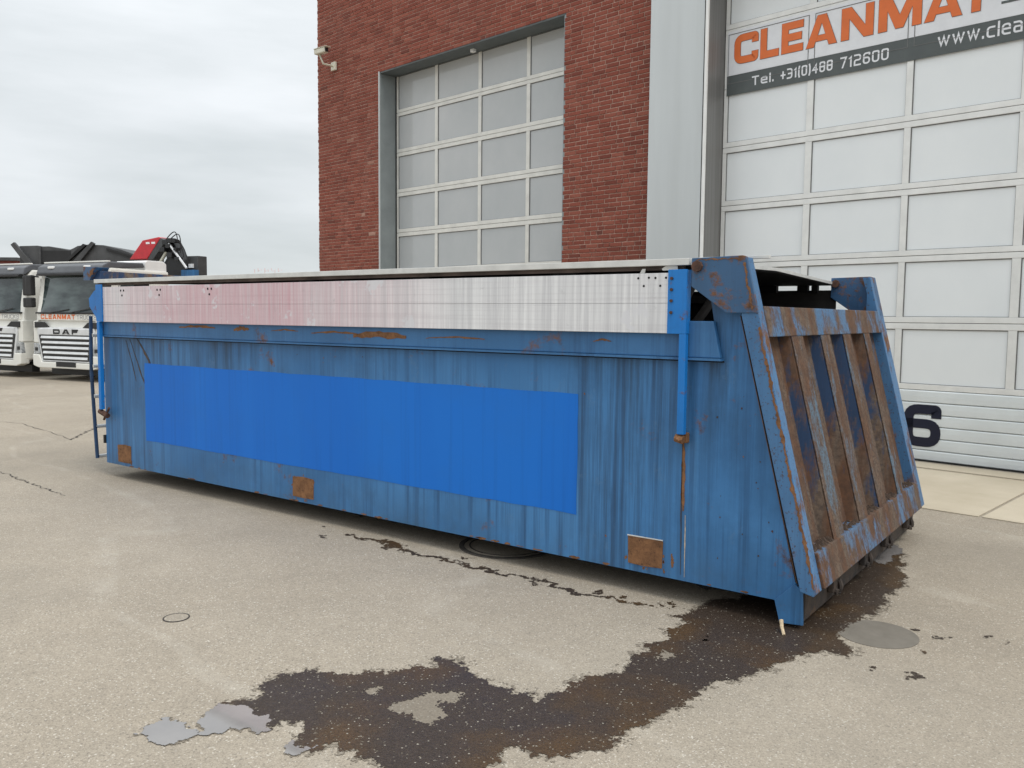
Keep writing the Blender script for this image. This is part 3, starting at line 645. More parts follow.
for _ in range(46):                     # small chips on the paint
    x = random.uniform(-6.6, -.3); z = random.uniform(.2, 1.3)
    if random.random() < .6: x = random.uniform(-.55, -.18); z = random.uniform(.3, 1.25)
    if x > -.43 + (1.6 - z) * .24 - .05 or (PX0 < x < PX1 and .4 < z < 1.13): continue
    s_ = random.uniform(.004, .013); mark([(x, z), (x + s_ * random.uniform(-.6, .6), z + s_)], s_ * .8, random.choice(['rust', 'beam', 'bolt']), name='chip')
for _ in range(26):                       # flaking along the bottom edge
    x = random.uniform(-6.6, -.3); mark([(x, .136), (x + random.uniform(.02, .09), .138)], random.uniform(.006, .016), 'rust', name='chip')
# floor, front wall, far wall
cb('floor', 'inner', ct, (XF + .01, .01, .135, -.16, 2.49, .15))
cb('front_wall', 'side', ct, (XF - .008, .008, .14, XF, 2.492, 1.80), 0)
cp('front_top_beam', 'navyshade', ct, [(-.02, 1.90), (2.5, 1.90), (2.5, 1.955), (.0, 1.985)], XF - .12, XF - .01, 'x', .006)
cp('front_top_plate', 'horn', ct, [(-7.05, 1.895), (-6.93, 1.895), (-6.84, 2.02), (-7.05, 2.03)], -.05, .10, 'y', .004)
mark([(-6.93, 1.93), (-6.90, 1.965), (-6.855, 2.005)], .045, 'rust', name='rust_patch', y=-.05)
# far windows and lid supports
for a_, b_ in ((-6.7, -6.3), (-6.0, -5.2), (-5.0, -4.1), (-3.95, -3.1), (-2.9, -1.90), (-1.73, -1.10), (-.935, -.855), (-.825, -.78)):
    cb('lid_support', 'dark', ct, (a_, 2.44, 1.79, b_, 2.49, 1.846))
for x in (-6.2, -5.05, -3.9, -2.75, -1.6):
    cb('cross_tie', 'dark', ct, (x, .01, 1.70, x + .05, 2.49, 1.76)); cb('lid_support', 'dark', ct, (x, -.02, 1.78, x + .16, .03, 1.852))
MB().tube([(-1.1, .35, 1.2), (-.72, .55, 1.84)], .03, 6).build('brace', 'inner', ct, org=CO)
MB().tube([(-.85, .02, 1.5), (-.68, .05, 1.85)], .022, 6).build('brace', 'inner', ct, org=CO)
# roof lid in two leaves
lid = MB(); rx = -.67
lid.add([(XF, -.02, 1.890), (rx, -.02, 1.890), (rx, 1.20, 1.915), (XF, 1.20, 1.925), (XF, 2.52, 1.872), (rx, 2.49, 1.870),
         (XF, -.02, 1.872), (rx, -.02, 1.872), (rx, 1.20, 1.894), (XF, 1.20, 1.904), (XF, 2.52, 1.852), (rx, 2.49, 1.850)],
        [(0, 1, 2, 3), (3, 2, 5, 4), (6, 9, 8, 7), (9, 10, 11, 8), (1, 7, 8, 2), (2, 8, 11, 5), (0, 3, 9, 6), (3, 4, 10, 9), (0, 6, 7, 1), (5, 11, 10, 4)])
lid = lid.build('roof_lid', 'trim', ct, org=CO)
ll = MB().add([(XF, 0, 1.869), (rx - .004, 0, 1.869), (rx - .004, 1.20, 1.891), (XF, 1.20, 1.901), (XF, 2.48, 1.851), (rx - .004, 2.48, 1.848),
         (XF, 0, 1.862), (rx - .01, 0, 1.862), (rx - .01, 1.20, 1.884), (XF, 1.20, 1.894), (XF, 2.48, 1.846), (rx - .01, 2.48, 1.843)],
        [(0, 1, 2, 3), (3, 2, 5, 4), (6, 9, 8, 7), (9, 10, 11, 8), (1, 7, 8, 2), (2, 8, 11, 5), (0, 3, 9, 6), (3, 4, 10, 9), (0, 6, 7, 1), (5, 11, 10, 4)]).build('lid_lining', 'dark', ct, org=CO)
cb('roof_trim', 'trim', ct, (XF - .02, -.070, 1.865, -.70, -.021, 1.901), .003); cb('lid_edge', 'edgebrown', ct, (XF, -.040, 1.842, -.74, -.021, 1.8645))
cb('trim_tail', 'trim', ct, (-.69, .03, 1.893, -.30, .055, 1.91), .002)
cp('trim_tab', 'trim', ct, [(-1.0, 1.828), (-.97, 1.828), (-.965, 1.852), (-.985, 1.852)], -.05, -.045); cp('trim_tab', 'trim', ct, [(-.865, 1.85), (-.82, 1.878), (-.775, 1.875), (-.77, 1.84), (-.86, 1.84)], -.052, -.046)
# side board: three interlocking aluminium planks
sb = cb('side_board', 'trim', ct, (-6.665, -.056, 1.502, -.82, -.046, 1.824))
for z0, z1 in ((1.500, 1.6615), (1.663, 1.826)): cb('plank', 'alu', sb, (-6.668, -.066, z0, -.813, -.056, z1), .0015)
hm = MB()
def disc(mb, x, z, r, y): mb.tube([(x, y, z), (x, y - .0015, z)], r, 10)
for x, z in ((-.935, 1.802), (-.895, 1.80), (-.832, 1.80), (-.965, 1.757), (-.865, 1.757), (-1.0, 1.80)): disc(hm, x, z, .0065, -.066)
for x in (-6.35, -5.75, -5.0, -6.30, -5.70, -4.95): disc(hm, x, 1.79, .010, -.066)
for x in (-6.33, -5.72, -4.98): disc(hm, x, 1.745, .010, -.066)
hm.build('bolt_hole', 'seam', sb, org=CO)
# brackets and swing rods
br = cb('board_bracket', 'bright', ct, (-.813, -.080, 1.498, -.704, -.067, 1.842), .002)
cb('bracket_flange', 'bright', br, (-.717, -.0785, 1.50, -.702, -.03, 1.84))
for z in (1.795, 1.735, 1.675, 1.612): MB().tube([(-.79, -.080, z), (-.79, -.089, z)], .009, 6).build('bolt', 'bolt', br, org=CO)
cb('swing_rod', 'bright', ct, (-.742, -.080, .955, -.702, -.045, 1.497), .003)
MB().tube([(-.755, -.06, .935), (-.71, -.06, .925)], .024, 9).build('rod_hinge', 'rust', ct, org=CO); cb('hinge_plate', 'rust', ct, (-.76, -.04, .905, -.70, -.002, .96), .004)
MB().tube([(-.735, -.085, .92), (-.72, -.03, .965)], .014, 7).build('hinge_pin', 'rust', ct, org=CO)
cb('board_bracket', 'bright', ct, (-6.775, -.080, 1.50, -6.668, -.067, 1.85), .002)
cb('swing_rod', 'bright', ct, (-6.765, -.082, .66, -6.722, -.045, 1.499), .003)
cp('latch_plate', 'bright', ct, [(-6.90, 1.64), (-6.776, 1.53), (-6.776, 1.80), (-6.81, 1.79), (-6.91, 1.72)], -.075, -.03)
MB().tube([(-6.79, -.06, .64), (-6.67, -.05, .60)], .026, 8).build('rod_hinge', 'bolt', ct, org=CO)
MB().tube([(-6.74, -.05, .56), (-6.64, -.05, .68)], .012, 6).build('hinge_pin', 'bolt', ct, org=CO)
cb('stop_block', 'dark', ct, (-6.83, -.015, .32, -6.805, .02, .40), .003)
# ladder on the front end
ld = MB(); ld.tube([(-7.22, .1, 1.55), (-7.24, .1, 1.0), (-7.21, .1, .6), (-7.17, .1, .12)], .018, 8); ld = ld.build('ladder', 'ladderblue', ct, org=CO)
MB().tube([(-7.16, .5, 1.55), (-7.14, .5, .12)], .024, 8).build('ladder_rail', 'ladderblue', ld, org=CO)
for z in (.135, .44, .745, 1.05, 1.36): MB().tube([(-7.20, .1, z), (-7.16, .5, z)], .019, 8).build('rung', 'trim', ld, org=CO)
for z in (.2, 1.45): MB().tube([(-7.15, .5, z), (-6.81, .5, z)], .018, 6).build('ladder_bracket', 'belt', ld, org=CO)

# ---- tailgate (sloping plane)
def xr(z): return -.386 + (1.9 - z) * .2462
def tg(z0, z1, y0, y1, o0, o1, mb=None):
    mb = mb or MB()
    return mb.hexa([(xr(z0) + o0, y0, z0), (xr(z0) + o1, y0, z0), (xr(z0) + o1, y1, z0), (xr(z0) + o0, y1, z0), (xr(z1) + o0, y0, z1), (xr(z1) + o1, y0, z1), (xr(z1) + o1, y1, z1), (xr(z1) + o0, y1, z1)])
tgt = tg(.27, 1.62, -.02, 2.5, -.085, -.07).build('tailgate', 'gateback', ct, org=CO)
tg(1.49, 1.648, .026, 2.398, -.07, .004).build('top_rail', 'rail', tgt, .006, org=CO)
def rib(y0, y1):
    mb = MB(); f = .018; vs = []
    for z in (.395, 1.492):
        x = xr(z)
        for o, y in ((-.071, y0 - f), (-.008, y0), (-.002, y0 + .012), (-.002, y1 - .012), (-.008, y1), (-.071, y1 + f)): vs.append((x + o, y, z))
    mb.add(vs, [(i, i + 1, i + 7, i + 6) for i in range(5)] + [(0, 6, 11, 5), (0, 5, 4, 3, 2, 1), (6, 7, 8, 9, 10, 11)])
    return mb
for y0, y1 in ((.372, .550), (.900, 1.067), (1.370, 1.532), (1.881, 2.014)): rib(y0 - .012, y1 + .004).build('rib', 'navyshade', tgt, org=CO); tg(.396, 1.488, y0 - .010, y1 + .006, -.0015, .003).build('rib_face', 'gaterib', tgt, org=CO)
tg(.225, .402, .026, 2.398, -.07, .016).build('bottom_rail', 'rail', tgt, .005, org=CO)
# flakes and dirt lying on the bottom rail
random.seed(3)
for y0, y1 in ((.05, .35), (.57, .88), (1.09, 1.35), (1.55, 1.86), (2.04, 2.36)):
    mb = MB()
    for _ in range(46):
        y = random.uniform(y0, y1); x = xr(.41) + random.uniform(-.055, .0); s_ = random.uniform(.006, .02)
        mb.add([(x - s_, y - s_, .402), (x + s_, y - s_ * .7, .402), (x + s_ * .8, y + s_, .402), (x - s_ * .7, y + s_, .402), (x, y, .402 + s_ * 1.1)], [(0, 1, 4), (1, 2, 4), (2, 3, 4), (3, 0, 4), (0, 3, 2, 1)])
    o = mb.build('debris', 'debris', tgt, org=CO); o['kind'] = 'stuff'
def post(y0, y1):
    mb = MB(); P = [(-.425 + .02, 1.60), (xr(1.9) - .015, 1.9), (xr(1.9), 1.895), (xr(.22), .22), (xr(.205) - .02, .20), (-.056, .215)]
    return mb.prism(P, y0, y1, 'y')
post(-.06, .026).build('corner_post', 'gate', tgt, .004, org=CO); post(2.398, 2.56).build('corner_post', 'gate', tgt, .004, org=CO)
hp = [(-.685, 1.90), (-.685, 1.752), (-.485, 1.612), (xr(1.612) + .0, 1.612), (xr(1.90), 1.90), (xr(1.90) - .02, 1.906)]
for y0, y1 in ((-.066, -.044), (2.47, 2.556)):
    h_ = cp('hinge_horn', 'horn', tgt, hp, y0, y1, bevel=.003)
    yb = y0 - .0005
    MB().tube([(-.648, yb, 1.856), (-.648, yb - .022, 1.856)], .030, 8).build('bolt', 'bolt', h_, org=CO)
cp('horn_spine', 'gate', tgt, [(xr(1.62) - .05, 1.615), (xr(1.62), 1.615), (xr(1.90), 1.896), (xr(1.9) - .05, 1.896)], -.043, .026)
cp('horn_spine', 'gate', tgt, [(xr(1.62) - .05, 1.65), (xr(1.65), 1.65), (xr(1.90), 1.896), (xr(1.9) - .05, 1.896)], 2.40, 2.469)
mark([(xr(z) - .011 + random.uniform(-.004, .004), z) for z in [.24 + .062 * k for k in range(22)]], .022, 'rust', tgt, 'edge_rust', y=-.060, flat=True)
mark([(xr(z) - .022 + random.uniform(-.005, .005), z) for z in [1.63 + .03 * k for k in range(9)]], .016, 'rust', tgt, 'edge_rust', y=-.066, flat=True)
mark([(-.66 + .03 * k, 1.888 + .006 * (k % 2)) for k in range(9)], .010, 'rust', tgt, 'edge_rust', y=-.066, flat=True)
# dark slot between wall and tailgate
cp('gate_slot', 'seam', ct, [(-.432, 1.598), (-.418, 1.598), (-.073, .225), (-.088, .225)], -.004, -.0005)
cp('weld_seam', 'rust', sw, [(-.434, 1.598), (-.430, 1.598), (-.092, .24), (-.095, .24)], -.003, -.0004)
# rear beam, lugs, roller, skids
rb = cp('rear_beam', 'beam', ct, [(-.14, .215), (-.135, .05), (-.050, .045), (-.044, .215)], .007, 2.56, bevel=.004)
cp('foot_plate', 'side', ct, [(-.200, .131), (-.17, .018), (-.05, .028), (-.056, .205), (-.10, .235)], -.014, -.001, bevel=.002)
for y in (.43, 1.08, 1.61, 2.24):
    l = cb('hook_lug', 'beam', rb, (-.046, y - .05, .10, -.01, y + .05, .19), .008)
    MB().tube([(-.02, y - .045 + .09 * k / 10, .135 + .045 * math.sin(math.pi * k / 10)) if False else (-.010 + .014 * math.sin(math.pi * k / 8), y + .03, .16 - .075 * k / 8) for k in range(9)], .014, 7).build('hook_ring', 'beam', l, org=CO)
    MB().tube([(-.046, y - .015, .12), (.004, y - .022, .105)], .017, 8).build('lug_pin', 'beam', l, org=CO)
cb('skid_beam', 'beam', ct, (XF + .3, .74, .008, -.3, .86, .134)); cb('skid_beam', 'beam', ct, (XF + .3, 1.64, .008, -.3, 1.76, .134))
for y in (.30, 1.95): MB().tube([(-.72, y, .078), (-.72, y + .26, .078)], .074, 20).build('roller', 'dark', ct, org=CO)
for x in (-6.0, -5.0, -4.0, -3.0, -2.0, -1.0): cb('cross_member', 'dark', ct, (x, .30, .09, x + .06, 2.2, .134))

# pale pin below the foot
pn = MB().tube([(-.103, -.138, .004), (-.128, -.10, .030), (-.140, -.075, .055)], [.008, .009, .011], 7).build('steel_pin', 'pin')
pn['label'] = 'small pale pin standing on wet asphalt under the container foot'; pn['category'] = 'pin'

# ================================================================== GROUND MARKS
# puddle: wet film as a fine cell mesh whose edge frays into single grains
def inside(pts, X, Y):
    r = np.zeros(X.shape, bool); n = len(pts)
    for i in range(n):
        x0, y0 = pts[i]; x1, y1 = pts[(i + 1) % n]
        if y0 == y1: continue
        c = ((Y > y0) != (Y > y1)) & (X < (x1 - x0) * (Y - y0) / (y1 - y0) + x0); r ^= c
    return r
def vnoise(X, Y, f, seed):
    g = np.random.RandomState(seed).rand(512, 512); x = X * f; y = Y * f
    xi = np.floor(x).astype(int); yi = np.floor(y).astype(int); fx = x - xi; fy = y - yi; fx = fx * fx * (3 - 2 * fx); fy = fy * fy * (3 - 2 * fy)
    G_ = lambda a, b: g[a % 512, b % 512]
    return (G_(xi, yi) * (1 - fx) + G_(xi + 1, yi) * fx) * (1 - fy) + (G_(xi, yi + 1) * (1 - fx) + G_(xi + 1, yi + 1) * fx) * fy - .5
def film(name, mat, polys, holes, z, cell=.006, fray=.05, pepper=0.0, fringe=0, edge=0):
    P = np.array([p for q in polys for p in q]); x0, y0 = P.min(0) - .06; x1, y1 = P.max(0) + .06
    xs = np.arange(x0, x1, cell); ys = np.arange(y0, y1, cell); X, Y = np.meshgrid(xs, ys, indexing='ij')
    wx = X + fray * vnoise(X, Y, 12, 1) + fray * .55 * vnoise(X, Y, 34, 2) + fray * .30 * vnoise(X, Y, 90, 3)
    wy = Y + fray * vnoise(X, Y, 12, 4) + fray * .55 * vnoise(X, Y, 34, 5) + fray * .30 * vnoise(X, Y, 90, 6)
    msk = np.zeros(X.shape, bool)
    for q in polys: msk |= inside(q, wx, wy)
    for q in holes: msk &= ~inside(q, wx, wy)
    def dil(a):
        b = a.copy(); b[1:] |= a[:-1]; b[:-1] |= a[1:]; b[:, 1:] |= a[:, :-1]; b[:, :-1] |= a[:, 1:]; return b
    gr2 = vnoise(X, Y, 120, 21) * 1.1 + vnoise(X, Y, 28, 22) * .9
    cur = msk.copy(); outm = msk.copy()
    for k in range(fringe):
        nx_ = dil(cur); outm |= (nx_ & ~cur) & (gr2 > .08 + .42 * (k + 1) / fringe); cur = nx_
    cur = ~msk
    for k in range(edge):
        nx_ = dil(cur); outm &= ~((nx_ & ~cur) & (gr2 < -.10 - .42 * (k + 1) / edge)); cur = nx_
    msk = outm
    if pepper:
        pr_ = vnoise(X, Y, 3.1, 9) + .5 * vnoise(X, Y, 9, 10); gr = vnoise(X, Y, 150, 11) * .7 + vnoise(X, Y, 60, 12) * .5
        msk &= ~((gr > .40 - pepper * np.clip(pr_, 0, 1)))
    I, J = np.nonzero(msk)
    c = np.concatenate([np.stack([I, J], 1), np.stack([I + 1, J], 1), np.stack([I + 1, J + 1], 1), np.stack([I, J + 1], 1)])
    key = c[:, 0] * (len(ys) + 1) + c[:, 1]; u, inv = np.unique(key, return_inverse=True)
    ui, uj = u // (len(ys) + 1), u % (len(ys) + 1)
    jx = (np.random.RandomState(5).rand(len(u)) - .5) * cell * .7; jy = (np.random.RandomState(6).rand(len(u)) - .5) * cell * .7
    V = np.stack([x0 + ui * cell + jx, y0 + uj * cell + jy, np.full(len(u), z)], 1)
    n = len(I); Fc = inv.reshape(4, n).T
    me = bpy.data.meshes.new(name); me.from_pydata(V.tolist(), [], Fc.tolist()); me.materials.append(M[mat])
    o = bpy.data.objects.new(name, me); col.objects.link(o); return structure(o)
main = [(-1.677, -2.273), (-1.599, -2.164), (-1.703, -2.071), (-1.701, -1.932), (-1.566, -1.808), (-1.459, -1.782), (-1.387, -1.691), (-1.316, -1.528), (-1.202, -1.478), (-1.316, -1.414), (-1.184, -1.389), (-0.982, -1.45), (-0.762, -1.479), (-0.663, -1.466), (-0.645, -1.293), (-0.624, -1.175), (-0.546, -1.009), (-0.57, -0.916), (-0.56, -0.671), (-0.602, -0.64), (-0.542, -0.583), (-0.62, -0.42), (-0.556, -0.239), (-0.661, -0.235), (-0.62, -0.066), (-0.592, 0.139), (-0.363, 0.517), (-0.214, 1.077), (-0.088, 1.554), (-0.069, 1.845), (0.043, 1.862), (0.102, 1.446), (0.172, 1.262), (0.175, 1.042), (0.152, 0.866), (0.166, 0.494), (0.134, 0.254), (0.087, 0.016), (0.2, -0.119), (0.214, -0.212), (0.129, -0.208), (0.052, -0.303), (-0.022, -0.526), (-0.092, -0.736), (-0.144, -0.864), (-0.136, -1.026), (-0.216, -1.244), (-0.261, -1.538), (-0.258, -1.644), (-0.339, -1.827), (-0.33, -1.79), (-0.419, -1.891), (-0.52, -1.849), (-0.543, -1.915), (-0.517, -2.01), (-0.428, -2.154), (-0.68, -2.345), (-0.803, -2.246), (-0.983, -2.227), (-1.081, -2.253), (-1.069, -2.301), (-1.183, -2.316), (-1.279, -2.198), (-1.379, -2.219), (-1.327, -2.298), (-1.531, -2.279)]
hole = [(-1.132, -1.885), (-1.089, -1.774), (-1.066, -1.668), (-0.974, -1.623), (-0.95, -1.668), (-1.0, -1.743), (-0.88, -1.81), (-0.887, -1.887), (-0.968, -1.905), (-1.082, -1.906)]
hole2 = [(-1.307, -1.833), (-1.281, -1.781), (-1.207, -1.839), (-1.228, -1.88)]
hole3 = [(-0.501, -0.762), (-0.488, -0.67), (-0.452, -0.67), (-0.429, -0.741), (-0.463, -0.813)]
g1 = [(-1.727, -2.619), (-1.744, -2.553), (-1.744, -2.509), (-1.656, -2.496), (-1.581, -2.482), (-1.493, -2.477), (-1.53, -2.581), (-1.63, -2.657)]
g2 = [(-1.68, -2.393), (-1.669, -2.279), (-1.531, -2.279), (-1.327, -2.298), (-1.34, -2.349), (-1.453, -2.373), (-1.456, -2.464), (-1.513, -2.482), (-1.544, -2.443), (-1.625, -2.434)]
g3 = [(-1.236, -2.346), (-1.235, -2.31), (-1.091, -2.294), (-1.104, -2.357), (-1.195, -2.378)]
g4 = [(-0.115, 1.668), (-0.11, 1.96), (-0.048, 2.084), (0.03, 1.923), (0.019, 1.705), (-0.038, 1.462)]
film('puddle', 'wet', [main], [hole, hole2, hole3], .0035, .0045, .055, pepper=.13, fringe=4, edge=4)
film('damp_fringe', 'damp', [main], [], .002, .0055, .075, fringe=9)
film('puddle', 'damp', [g1, g2, g3], [], .0028, .0045, .10, fringe=4)
film('clear_water', 'water', [g1, g2, g3], [], .0045, .004, .085)
film('clear_water', 'water', [g4], [], .0055, .006, .06)
# thin trickle under the drip edge, and loose drops
tr = [(-3.295, -.132), (-3.158, -.115), (-2.942, -.098), (-2.674, -.173), (-2.524, -.191), (-2.231, -.177), (-2.032, -.184), (-1.677, -.174), (-1.374, -.186), (-1.066, -.177), (-.802, -.174)]
up_, dn_ = [], []
for i, (x, y) in enumerate(tr):
    w = (.020, .008, .030, .012, .026, .006, .022, .012, .020, .010, .006)[i]; up_.append((x, y + w)); dn_.append((x, y - w))
def blob(x, y, r):
    n = 9; a0 = random.random() * 6
    return [(x + r * random.uniform(.5, 1.5) * math.cos(a0 + 2 * math.pi * k / n) * 1.6, y + r * random.uniform(.5, 1.1) * math.sin(a0 + 2 * math.pi * k / n)) for k in range(n)]
drops = [blob(x, y, .018) for x, y in [(-3.841, .317), (-3.666, .325), (-2.823, -.203), (-2.189, -.215), (-.777, -.035), (.425, .374), (.548, .331), (-.416, -.446), (.505, .072), (.483, -.249), (.524, -.271), (.35, -.282), (.697, .446), (.84, .442)]]
drops += [blob(random.uniform(-3.6, -.7), -.17 + random.gauss(0, .05), random.uniform(.006, .016)) for _ in range(26)]
film('water_trickle', 'wet', [up_ + dn_[::-1]] + drops, [], .0035, .0045, .085, pepper=.9, fringe=3)
# cracks
def crack(pts, w=.014):
    vs = []; q = []
    P = [Vector(p) for p in pts]
    for i in range(len(P) - 1):
        for k in range(14): q.append(P[i].lerp(P[i + 1], k / 14) + Vector((random.gauss(0, .012), random.gauss(0, .014))))
    q.append(P[-1])
    for i, p in enumerate(q):
        ww = w * random.uniform(.25, 1.2); vs += [(p.x, p.y + ww / 2, .004), (p.x, p.y - ww / 2, .004)]
    structure(MB().add(vs, [(2 * i, 2 * i + 1, 2 * i + 3, 2 * i + 2) for i in range(len(q) - 1)]).build('crack', 'crack'))
crack([(-7.789, -.561), (-7.262, -.605), (-6.73, -.668), (-6.17, -.718)]); crack([(-9.426, .94), (-9.842, 1.302), (-10.292, 1.711)], .03); crack([(-14, .6), (-11.5, 1.3), (-9.4, .95)], .012)
# covers in the paving
mh = thing('manhole_cover', 'round iron manhole cover half hidden beneath the container', 'manhole cover', (-2.20, .36, 0))
MB().ring((0, 0), .30, .335, .0005, .007, 48).build('cover_rim', 'crack', mh); MB().tube([(0, 0, .0), (0, 0, .004)], .299, 48).build('cover_plate', 'asphalt', mh); MB().ring((0, 0), .255, .265, .0051, .003, 40).build('cover_groove', 'crack', mh)
vc = thing('valve_cover', 'small round valve cover set in dry open asphalt', 'valve cover', (-2.717, -1.838, 0))
MB().ring((0, 0), .060, .067, .0005, .0033, 32).build('cover_rim', 'crack', vc); MB().tube([(0, 0, 0), (0, 0, .003)], .0595, 28).build('cover_plate', 'asphalt', vc)
pt = structure(MB().tube([(.262, .178, .0), (.262, .178, .0028)], .195, 48).build('asphalt_patch', 'patchround'))

# ================================================================== TRUCKS
def wheel(mb_parent, x, y, r=.48, w=.3, name='wheel'):
    t_ = MB().tube([(x - w / 2, y, r), (x + w / 2, y, r)], r, 24).build(name, 'tyre', mb_parent, .03)
    MB().tube([(x - w / 2 - .01, y, r), (x + w / 2 + .01, y, r)], r * .55, 16).build('rim', 'silver', t_); return t_
def truck(loc, rz, label, extras=False):
    t = thing('cab_truck', label, 'truck', loc, rz, 'white trucks parked behind the container')
    HW = 1.14
    b = MB()
    b.prism([(0.03, .42), (0, .55), (0.02, 1.12), (.05, 1.56), (.20, 2.47), (.30, 2.62), (1.95, 2.60), (1.95, .55), (1.5, .5)], -HW, HW, 'x')
    cabm = b.build('cab', 'cabwhite', t, .05)
    # windscreen (curved corners), slightly proud
    ws = MB(); zs = [(1.57, .035), (1.8, .085), (2.1, .135), (2.46, .185)]; xs = [-1.06, -.9, -.5, 0, .5, .9, 1.06]; off = [.07, .01, -.012, -.018, -.012, .01, .07]
    vs = [(x, y - .03 + o, z) for z, y in zs for x, o in zip(xs, off)]; n = len(xs)
    ws.add(vs, [(r * n + i, r * n + i + 1, (r + 1) * n + i + 1, (r + 1) * n + i) for r in range(3) for i in range(n - 1)])
    ws.build('windscreen', 'glass', t, smooth=True)
    b = MB(); b.box(-1.07, -.03, 1.555, 1.07, .12, 1.59); b.build('wiper_panel', 'black', t, .01)
    MB().tube([(-.5, -.05, 1.58), (.1, -.01, 1.66)], .012, 5).build('wiper', 'black', t); MB().tube([(.2, -.05, 1.58), (.8, -.01, 1.68)], .012, 5).build('wiper', 'black', t)
    MB().prism([(.10, 2.47), (.06, 2.50), (.12, 2.66), (.30, 2.75), (1.22, 2.77), (1.28, 2.66), (.3, 2.6)], -HW + .02, HW - .02, 'x').build('roof_cap', 'cabgrey', t, .03)
    MB().box(-1.1, .26, 2.74, 1.1, .34, 2.775).build('roof_edge', 'cabwhite', t, .01)
    for x in (-.62, .62): MB().box(x - .1, .07, 2.60, x + .1, .14, 2.66).build('roof_lamp', 'white', t, .02)
    MB().prism([(.0, 2.44), (.0, 2.48), (.15, 2.52), (.15, 2.44)], -1.03, 1.03, 'x').build('sun_visor', 'black', t)
    # dash and steering wheel seen as dark shapes
    tf = lambda x, z, y: (x, -.005 - y, z)
    # front panel, grille
    MB().prism([(-1.0, 1.14), (-.86, .44), (.86, .44), (1.0, 1.14), (.98, 1.24), (-.98, 1.24)], -.045, .03, 'y').build('grille_surround', 'silver', t, .012)
    MB().prism([(-.93, 1.06), (-.80, .47), (.80, .47), (.93, 1.06)], -.052, -.040, 'y').build('grille', 'black', t)
    for k in range(5):
        z = .985 - k * .118; hw = .84 - k * .022; MB().prism([(-.080, z), (-.060, z + .052), (-.05, z + .052), (-.05, z - .014)], -hw, hw, 'x').build('grille_slat', 'silver', t)
    MB().prism([(-.062, 1.075), (-.062, 1.20), (-.045, 1.215), (-.045, 1.065)], -.9, .9, 'x').build('badge_panel', 'silver', t)
    tfd = lambda x, z, y: (x, -.0625 - y, z)
    mb = MB(); text(mb, 'DAF', -.40, 1.085, .115, .040, 0, .006, tfd, total=.86, gap=.3); mb.build('badge', 'black', t)
    tft = lambda x, z, y: (x, -.004 - y, z)
    MB().box(-1.02, -.006, 1.40, 1.04, .06, 1.55).build('front_panel', 'cabwhite', t, .01)
    tft = lambda x, z, y: (x, -.0065 - y, z)
    mb = MB(); text(mb, 'CLEANMAT', -.90, 1.43, .11, .026, 0, .004, tft, total=1.20); mb.build('company_name', 'orange', t)
    mb = MB(); text(mb, 'TRUCKS', .36, 1.43, .10, .014, 0, .004, tft, total=.66); mb.build('company_word', 'greytext', t)

    MB().box(-.86, -.055, .445, .86, -.03, .47).build('grille_trim', 'silver', t)
    for sx in (-1, 1):
        MB().box(min(sx * 1.143, sx * 1.152), .5, 1.42, max(sx * 1.143, sx * 1.152), .515, 2.4).build('door_seam', 'black', t)
        MB().box(min(sx * 1.143, sx * 1.17), .42, .62, max(sx * 1.143, sx * 1.17), .95, .70).build('cab_step', 'black', t)
        MB().prism([(sx * .60, 1.24), (sx * .78, 1.36), (sx * 1.08, 1.36), (sx * 1.08, 1.22)], -.048, .0, 'y').build('air_vent', 'black', t)
        hl = MB(); hl.prism([(sx * .97, .83), (sx * 1.13, .86), (sx * 1.14, .60), (sx * .92, .62)], -.05, .10, 'y'); hl = hl.build('headlight', 'lamp', t, .01)
        MB().box(min(sx * .98, sx * 1.08), -.056, .68, max(sx * .98, sx * 1.08), -.049, .76).build('headlight_lens', 'black', hl)
        MB().prism([(sx * 1.0, 1.40), (sx * 1.16, 1.38), (sx * 1.16, .88), (sx * .99, .88)], -.02, .25, 'y').build('corner_panel', 'cabwhite', t, .01)
        mr_ = MB().box(min(sx * 1.2, sx * 1.42), -.02, 1.98, max(sx * 1.2, sx * 1.42), .10, 2.46).build('mirror', 'black', t, .03)
        MB().box(min(sx * 1.2, sx * 1.40), -.02, 1.70, max(sx * 1.2, sx * 1.40), .10, 1.93).build('lower_mirror', 'black', mr_, .03)
        MB().tube([(sx * 1.10, .1, 2.42), (sx * 1.3, .06, 2.45)], .02, 6).build('mirror_arm', 'black', mr_)
        MB().box(min(sx * 1.141, sx * 1.149), .55, 1.55, max(sx * 1.141, sx * 1.149), 1.35, 2.35).build('side_window', 'glass', t)
        wheel(t, sx * .98, 1.35, .46, .28); wheel(t, sx * .98, 4.6, .46, .3)
    MB().prism([(-1.14, .60), (-.92, .60), (-.84, .43), (.84, .43), (.92, .60), (1.14, .60), (1.13, .34), (.95, .29), (-.95, .29), (-1.13, .34)], -.08, .15, 'y').build('bumper', 'cabwhite', t, .02)
    MB().box(-.30, -.088, .33, .38, -.0805, .44).build('number_plate', 'black', t)
    MB().box(-.38, 1.5, .45, .38, 6.6, .75).build('chassis', 'black', t)
    MB().box(-1.0, .3, .12, 1.0, .5, .30).build('underrun_beam', 'black', t)
    MB().tube([(.0 - .30 + .0, .12, 1.62)] * 1 + [(-.3, .2, 1.62)], .01, 5).build('wiper_pivot', 'black', t)
